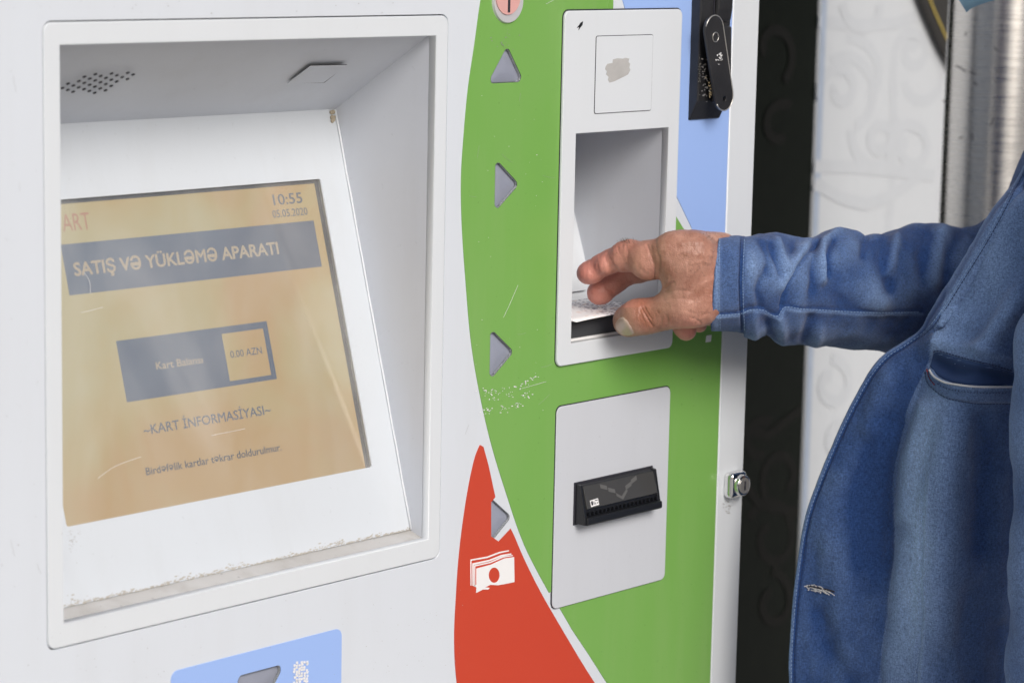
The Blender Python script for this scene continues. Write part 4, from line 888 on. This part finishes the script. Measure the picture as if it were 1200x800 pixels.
def stitches(bvh, line, name, mat, r=.00035, dash=2.6, gap=1.1, off=.0003, parent=None):
    L = smooth_line(line, 10); s_ = np.concatenate([[0], np.cumsum(np.linalg.norm(np.diff(L, axis=0), axis=1))]); out_ = []; p = 0
    while p < s_[-1]-dash:
        seg = []
        for u in (0,.5,1):
            q = p+dash*u; x, y = np.interp(q, s_, L[:,0]), np.interp(q, s_, L[:,1]); h_, n_ = cast(bvh, x, y, off if u == .5 else off*.2)
            if h_ is not None: seg.append(h_)
        if len(seg) == 3 and np.ptp([(g-C)@Wd for g in seg]) < .01: out_.append(seg)
        p += dash+gap
    o = tubes_join(name, out_, r, mat, parent, 4); tag(o, kind='stuff')
    if parent is None: jlink(o)
    return o
def tube_on(bvh, line, name, mat, r, off=.0003, n=10):
    pts = [cast(bvh, x, y, off)[0] for x, y in smooth_line(line, n)]; pts = [p for p in pts if p is not None]; return jlink(tube(name, pts, r, mat, None, 6))
stitches(bS, [(a_, b_+1.5) for a_, b_ in seam], 'seam_stitching', M['thread'], .0003)
stitches(bS, [(843.5,279),(842.5,333),(844,386)], 'cuff_stitching', M['thread'], .0003, off=.0006)
stitches(bS, [(872.5,277),(870.5,330),(872.5,388)], 'cuff_stitching', M['thread'], .0003)
stitches(bS, [(868,277),(866.5,330),(868.5,388)], 'cuff_stitching', M['threadd'], .0004)

# front of the jacket (wearer's left side): sheet from the hanging front edge round to the arm
Ed = smooth_line([(1262,60),(1236,110),(1216,160),(1197,194),(1162,262),(1124,325),(1083,385),(1030,424),(993,485),(962,556),(943,611),(933,674),(927,737),(925,800),(930,900),(948,1010),(985,1090)], 14)
NV = 330; ys = np.linspace(70,1085,NV); NU = 210; NU_X = 1335
ex = np.interp(ys, Ed[:,1], Ed[:,0])
cre = smooth_line([(1262,90),(1215,180),(1192,216),(1163,268),(1139,322),(1108,372),(1085,425),(1066,480),(1050,540),(1040,620),(1035,700),(1032,800),(1030,1100)], 8)
V = []; PX = []
for j, y in enumerate(ys):
    cx_r = np.interp(y, cre[:,1], cre[:,0])
    for i in range(NU):
        u = i/(NU-1); x = ex[j]+(NU_X-ex[j])*(.55*u+.45*u**1.7)
        w_ = x-ex[j]; wc = max(14, cx_r-ex[j])
        s1 = min(w_/wc, 1)
        d = 2.105-.030*s1                                       # strip from edge to crease
        if w_ > wc: q = (w_-wc); d = 2.075-.060*(1-math.exp(-(q/46.)**1.55))+.0000045*max(0, q-40)**2
        if y < 400: 
            tt = min(1, (400-y)/60.); d += tt*(-.010*(w_ < wc)*math.sin(min(1, w_/wc)*pi*.9)+.009*math.exp(-((w_-wc-3)/7.)**2))
        d += .012*((y-600)/400.)**2*-1 + .00002*(y-400)
        V.append(atd(x, y, d)); PX.append((x, y))
V = np.array(V); PX = np.array(PX)
k = np.arange(NU-1); f_ = np.concatenate([np.stack([j*NU+k, j*NU+k+1, (j+1)*NU+k+1, (j+1)*NU+k], 1) for j in range(NV-1)])
nV = vnormals(V, f_)
if (nV@Wd).mean() > 0: f_ = f_[:, ::-1]; nV = -nV
dart = [(1089,560),(1086,600),(1082,642),(1081.5,716),(1077,760),(1071,805),(1066,880)]
wb = [(1084,436),(1088,450),(1105,464),(1122,469),(1145,472.5),(1186,473)]; wt = [(1090,430),(1098,441),(1118,449),(1145,452.5),(1186,452)]
po = [(1094,414),(1100,413),(1118,418),(1140,424),(1165,430),(1188,437)]
e_in = [(a_+5.5, b_+2) for a_, b_ in Ed[::6]]
JW = [([(a_+2.4, b_+.8) for a_, b_ in Ed[::6]],1.3,3.0),(e_in,-1.1,2.0),(dart,-1.5,3.0),([(a_+4,b_) for a_, b_ in dart],.9,4),([(a_-4,b_) for a_, b_ in dart],.6,4),
 ([(1095,405),(1120,350),(1160,290),(1200,240)],5,16),([(1130,390),(1165,340),(1200,300)],-4,16),([(1150,405),(1180,370),(1200,345)],3.5,12),([(1085,480),(1068,540),(1060,600)],4,14),([(1120,500),(1112,560),(1108,640),(1104,740)],4,20),
 ([(1150,490),(1155,560),(1150,640)],-3.5,16),([(1050,500),(1030,570),(1022,650)],-3.5,16),([(985,560),(975,620),(985,700),(992,780)],3.0,18),([(1010,520),(1003,600),(1012,690)],-2.5,14),([(1060,640),(1052,720),(1046,800)],2.8,12),([(960,720),(975,760),(1000,800)],-2.4,12),
 ([(1040,440),(1015,500),(1000,540)],2.6,12),([(1170,560),(1168,640),(1172,720)],3,10),([(1135,700),(1130,760),(1140,800)],-2.5,16),([(1100,400),(1150,408),(1185,418)],1.6,6)]
dJ = 1.5*hfun(PX, [q_ for q_ in JW if abs(q_[1]) > 1.55])+hfun(PX, [q_ for q_ in JW if abs(q_[1]) <= 1.55]); nz = np.array([MN.fractal(Vector((p[0]*.016, p[1]*.009, 3.1)), 1., 2., 4) for p in PX]); dJ += .0042*nz
inside = np.exp(-(dist_poly(PX, [(1098,424),(1110,432),(1130,437),(1160,441),(1188,446)])/8.)**2); dJ -= .009*inside
V2 = V+nV*dJ[:,None]
mid_l = smooth_line([(1215,180),(1160,300),(1108,400),(1080,470),(1068,560),(1062,680),(1058,800),(1058,1100)], 6)
xm = np.interp(PX[:,1], mid_l[:,1], mid_l[:,0]); rgt = 1/(1+np.exp(-(PX[:,0]-xm+7*np.sin(PX[:,1]*.021))/17.))
fx = np.interp(PX[:,1], [60,250,400,480,560,640,800,1100], [1250,1180,1128,1092,1074,1078,1060,1050]); rx_ = PX[:,0]-fx
fade = .42*np.exp(-(rx_/15.)**2)*np.clip((PX[:,1]-430)/90., 0, 1)*np.clip((900-PX[:,1])/200., 0, 1)+.34*np.exp(-np.clip(rx_,-30,400)/46.)*(rx_ > -30)+.22*np.exp(-(((PX[:,0]-1165)/34)**2+((PX[:,1]-300)/70)**2))
wJ = .30*wear_from(dJ,-.006,.009)-.06+rgt*(.04+1.55*fade)+.30*np.exp(-(dist_poly(PX, Ed[::6]+np.array([1.2,.5]))/1.8)**2)-.25*np.exp(-(dist_poly(PX, e_in)/1.6)**2)+.15*np.exp(-(dist_poly(PX, [(a_+3,b_) for a_,b_ in dart])/3)**2)-.06
fj = jlink(mesh_np('jacket_front', V2, f_, M['denim'])); attr(fj, 'wear', wJ); md = fj.modifiers.new('thick', 'SOLIDIFY'); md.thickness = .003; md.offset = -1
bJ = bvh_of(V2, f_)
stitches(bJ, [tuple(p) for p in np.array(e_in)[6:-4]+np.array([.4,0])], 'edge_stitching', M['threadd'], .00042, 3.2, 1.2)
stitches(bJ, [tuple(p) for p in (Ed[::6]+np.array([2.6,1.0]))[6:-4]], 'edge_stitching', M['thread'], .0003, 3.0, 1.6)
stitches(bJ, dart, 'dart_stitching', M['thread'], .0004, 3.4, 1.4)
# breast pocket: welt standing off the chest with white piping
def strip(name, A_, B_, n, offA, offB, mat, bulge=.0, bvh=None):
    A_ = smooth_line(A_, 8); B_ = smooth_line(B_, 8); a_t = np.linspace(0,1,n); rs = lambda L: np.stack([np.interp(a_t, np.linspace(0,1,len(L)), L[:,i]) for i in (0,1)], 1); A_, B_ = rs(A_), rs(B_); vs = []; rows = 7
    for i in range(n):
        for r_ in range(rows):
            w_ = r_/(rows-1); x, y = A_[i]*(1-w_)+B_[i]*w_; e_ = min(1, i/4.); p, _n = cast(bvh or bJ, x, y, (offA*(1-w_)+offB*w_)*e_+bulge*sin(w_*pi)+.0004); vs.append(p)
    f2 = [(i*rows+r_, (i+1)*rows+r_, (i+1)*rows+r_+1, i*rows+r_+1) for i in range(n-1) for r_ in range(rows-1)]
    o = mesh(name, vs, f2, mat, None, True); jlink(o); md = o.modifiers.new('thick', 'SOLIDIFY'); md.thickness = .0018; md.offset = 1
    return o, vs, f2
wo, wv, wf = strip('pocket_welt', wt, wb, 50, .0085, .0008, M['denim'], .0006); attr(wo, 'wear', [.50 if (k % 7) in (0,1) else .25 for k in range(len(wv))])
lo_, _a, _b = strip('pocket_shade', po, [(a_, b_-1) for a_, b_ in wt], 40, .0001, .0010, M['denim_in'])  # navy patch paints the shade inside the gaping pocket
bW = bvh_of(wv, wf)
tube_on(bJ, [(1089,433),(1094,440.5),(1105,447),(1118,450),(1145,453),(1186,453)], 'pocket_piping', M['threadw'], .00085, .0098)
stitches(bJ, [(1098,449),(1112,456),(1145,460),(1184,460)], 'pocket_stitching', M['threadd'], .0003, off=.0090)
stitches(bJ, wb, 'pocket_stitching', M['threadd'], .0005, off=.0010); stitches(bJ, [(a_, b_-1.8) for a_, b_ in po], 'pocket_stitching', M['threadd'], .0005, off=.0012)
stitches(bJ, [(1086,432),(1088,441),(1092,447),(1097,453)], 'bar_tack', M['threadr'], .0005, 2, .8, off=.0075)
# buttonhole
tube_on(bJ, [(945,686),(952,687),(962,689),(972,691),(978,693)], 'buttonhole', M['gap'], .0007, .0004)
ll = []
for k in range(30):
    a_ = 2*pi*k/30; x0_, y0_ = 956+11*cos(a_)*(.9 if cos(a_) > 0 else 1), 689+cos(a_)*2+3.4*sin(a_); p, _ = cast(bJ, x0_, y0_, .0006); q, _ = cast(bJ, x0_+random.uniform(-3,4), y0_+random.uniform(-1.5,2.2), .0013)
    if p is not None and q is not None: ll.append([p, (p+q)/2, q])
for k in range(8):
    p, _ = cast(bJ, 950+k*3, 687+k*.6+random.random()*2, .0006); q, _ = cast(bJ, 957+k*3, 690+k*.8+random.random()*3, .0016); ll.append([p, (p+q)/2, q])
o = tubes_join('buttonhole_thread', ll, .00038, M['threadw'], None, 4); jlink(o); tag(o, kind='stuff')
# back and far side of the jacket
G_ = Field(B.lo, B.lo+np.array(B.n-1)*B.h, B.h); G_.ell(LW(.55,2.20,1.20), (.145,.150,.24), .03, th); G_.ell(LW(.53,2.20,.98), (.165,.150,.30), .03, th); G_.ell(LW(.60,2.14,1.34), (.10,.17,.085), .04, th)
G_.cone(LW(.62,2.34,1.26), LW(.60,2.25,1.30), .060, .085, .03); G_.cone(LW(.60,2.10,1.32), LW(.515,2.00,1.33), .090, .076, .03)
sl3, gg = G_.grid(G_.lo, G_.lo+np.array(G_.n)*B.h); G_.F = np.maximum(G_.F, .80-gg[...,2])
gv, gf = surface_nets(G_.F.astype(np.float32), G_.lo, B.h); gv = laplace(gv, gf, 3); o = jlink(mesh_np('jacket_back', gv, gf, M['denim'])); attr(o, 'wear', np.full(len(gv), .15))
# left sleeve hanging beside the body
axs = [np.array(LW(*q)) for q in ((.515,1.985,1.345), (.50,1.955,1.22), (.487,1.93,1.10), (.470,1.925,1.0), (.452,1.93,.87))]; rad = [.078,.072,.068,.064,.056]
NSL, NRL = 150, 90; V = []; tt = np.linspace(0,1,NSL)
ctr = smooth_line(axs, 10); ctr = np.stack([np.interp(tt, np.linspace(0,1,len(ctr)), ctr[:,i]) for i in range(3)], 1); rr_ = np.interp(tt, np.linspace(0,1,5), rad)
for i in range(NSL):
    # keep the left outline where the picture shows it
    z_ = ctr[i][2]; pyc = proj(ctr[i])[1]; xl_ = np.interp(pyc, [300,380,430,520,620,740,800,950], [1235,1192,1185,1184,1186,1181,1180,1176]); dep = (ctr[i]-C)@Wd; p_ = atd(xl_, pyc, dep); ll_ = (p_-C)@U+rr_[i]
    base_ = LW(ll_, dep, p_[2])
    for k_ in range(NRL): a_ = 2*pi*k_/NRL; V.append(base_+U*rr_[i]*cos(a_)+Wd*rr_[i]*.8*sin(a_))
V = np.array(V); kk_ = np.arange(NRL); f_ = np.concatenate([np.stack([i*NRL+kk_, i*NRL+(kk_+1) % NRL, (i+1)*NRL+(kk_+1) % NRL, (i+1)*NRL+kk_], 1) for i in range(NSL-1)])
nV = vnormals(V, f_); cc_ = V.reshape(NSL,NRL,3).mean(1).repeat(NRL,0)
if ((V-cc_)*nV).sum() < 0: f_ = f_[:, ::-1]; nV = -nV
dL = np.array([.006*MN.fractal(Vector((p[0]*9,p[1]*9,p[2]*16)), 1., 2., 3) for p in V]); V = V+nV*dL[:,None]
o = jlink(mesh_np('sleeve', V, f_, M['denim'])); attr(o, 'wear', .12+.35*wear_from(dL,-.004,.005)); md = o.modifiers.new('thick', 'SOLIDIFY'); md.thickness = .0025; md.offset = -1
# collar
cv = []
for i in range(41):
    a_ = -2.3+4.6*i/40; c0 = np.array(LW(.515-.0,2.17,1.40)); r0, r1 = .088, .072
    for j in range(5):
        w_ = j/4; r_ = r0+(r1-r0)*w_; cv.append(c0+U*r_*cos(a_)+Wd*r_*1.05*sin(a_)+np.array([0,0,.055*w_-.03*(1-cos(a_))*.4]))
o = jlink(mesh('collar', cv, [(i*5+j, (i+1)*5+j, (i+1)*5+j+1, i*5+j+1) for i in range(40) for j in range(4)], M['denim'], None, True)); attr(o, 'wear', np.full(len(cv), .25)); md = o.modifiers.new('thick', 'SOLIDIFY'); md.thickness = .004
# light blue face mask pulled over mouth and chin
mm_ = plain('mask_cloth', (.36,.60,.74,1), .8, bumpy=.2); vs = []
for i in range(25):
    a_ = -1.25+2.5*i/24
    for j in range(9):
        w_ = j/8; r_ = .062+.014*sin(w_*pi)+.003*(j % 2); z_ = 1.452+.105*w_*(1-.35*abs(a_)/1.25)+.020*abs(a_)/1.25
        vs.append(LW(.432-r_*cos(a_)-.006*w_, 2.17+r_*.95*sin(a_), z_))
o = mesh('face_mask', vs, [(i*9+j, (i+1)*9+j, (i+1)*9+j+1, i*9+j+1) for i in range(24) for j in range(8)], mm_, pers, True); md = o.modifiers.new('thick', 'SOLIDIFY'); md.thickness = .0015
for o in list(coat.children):
    pass
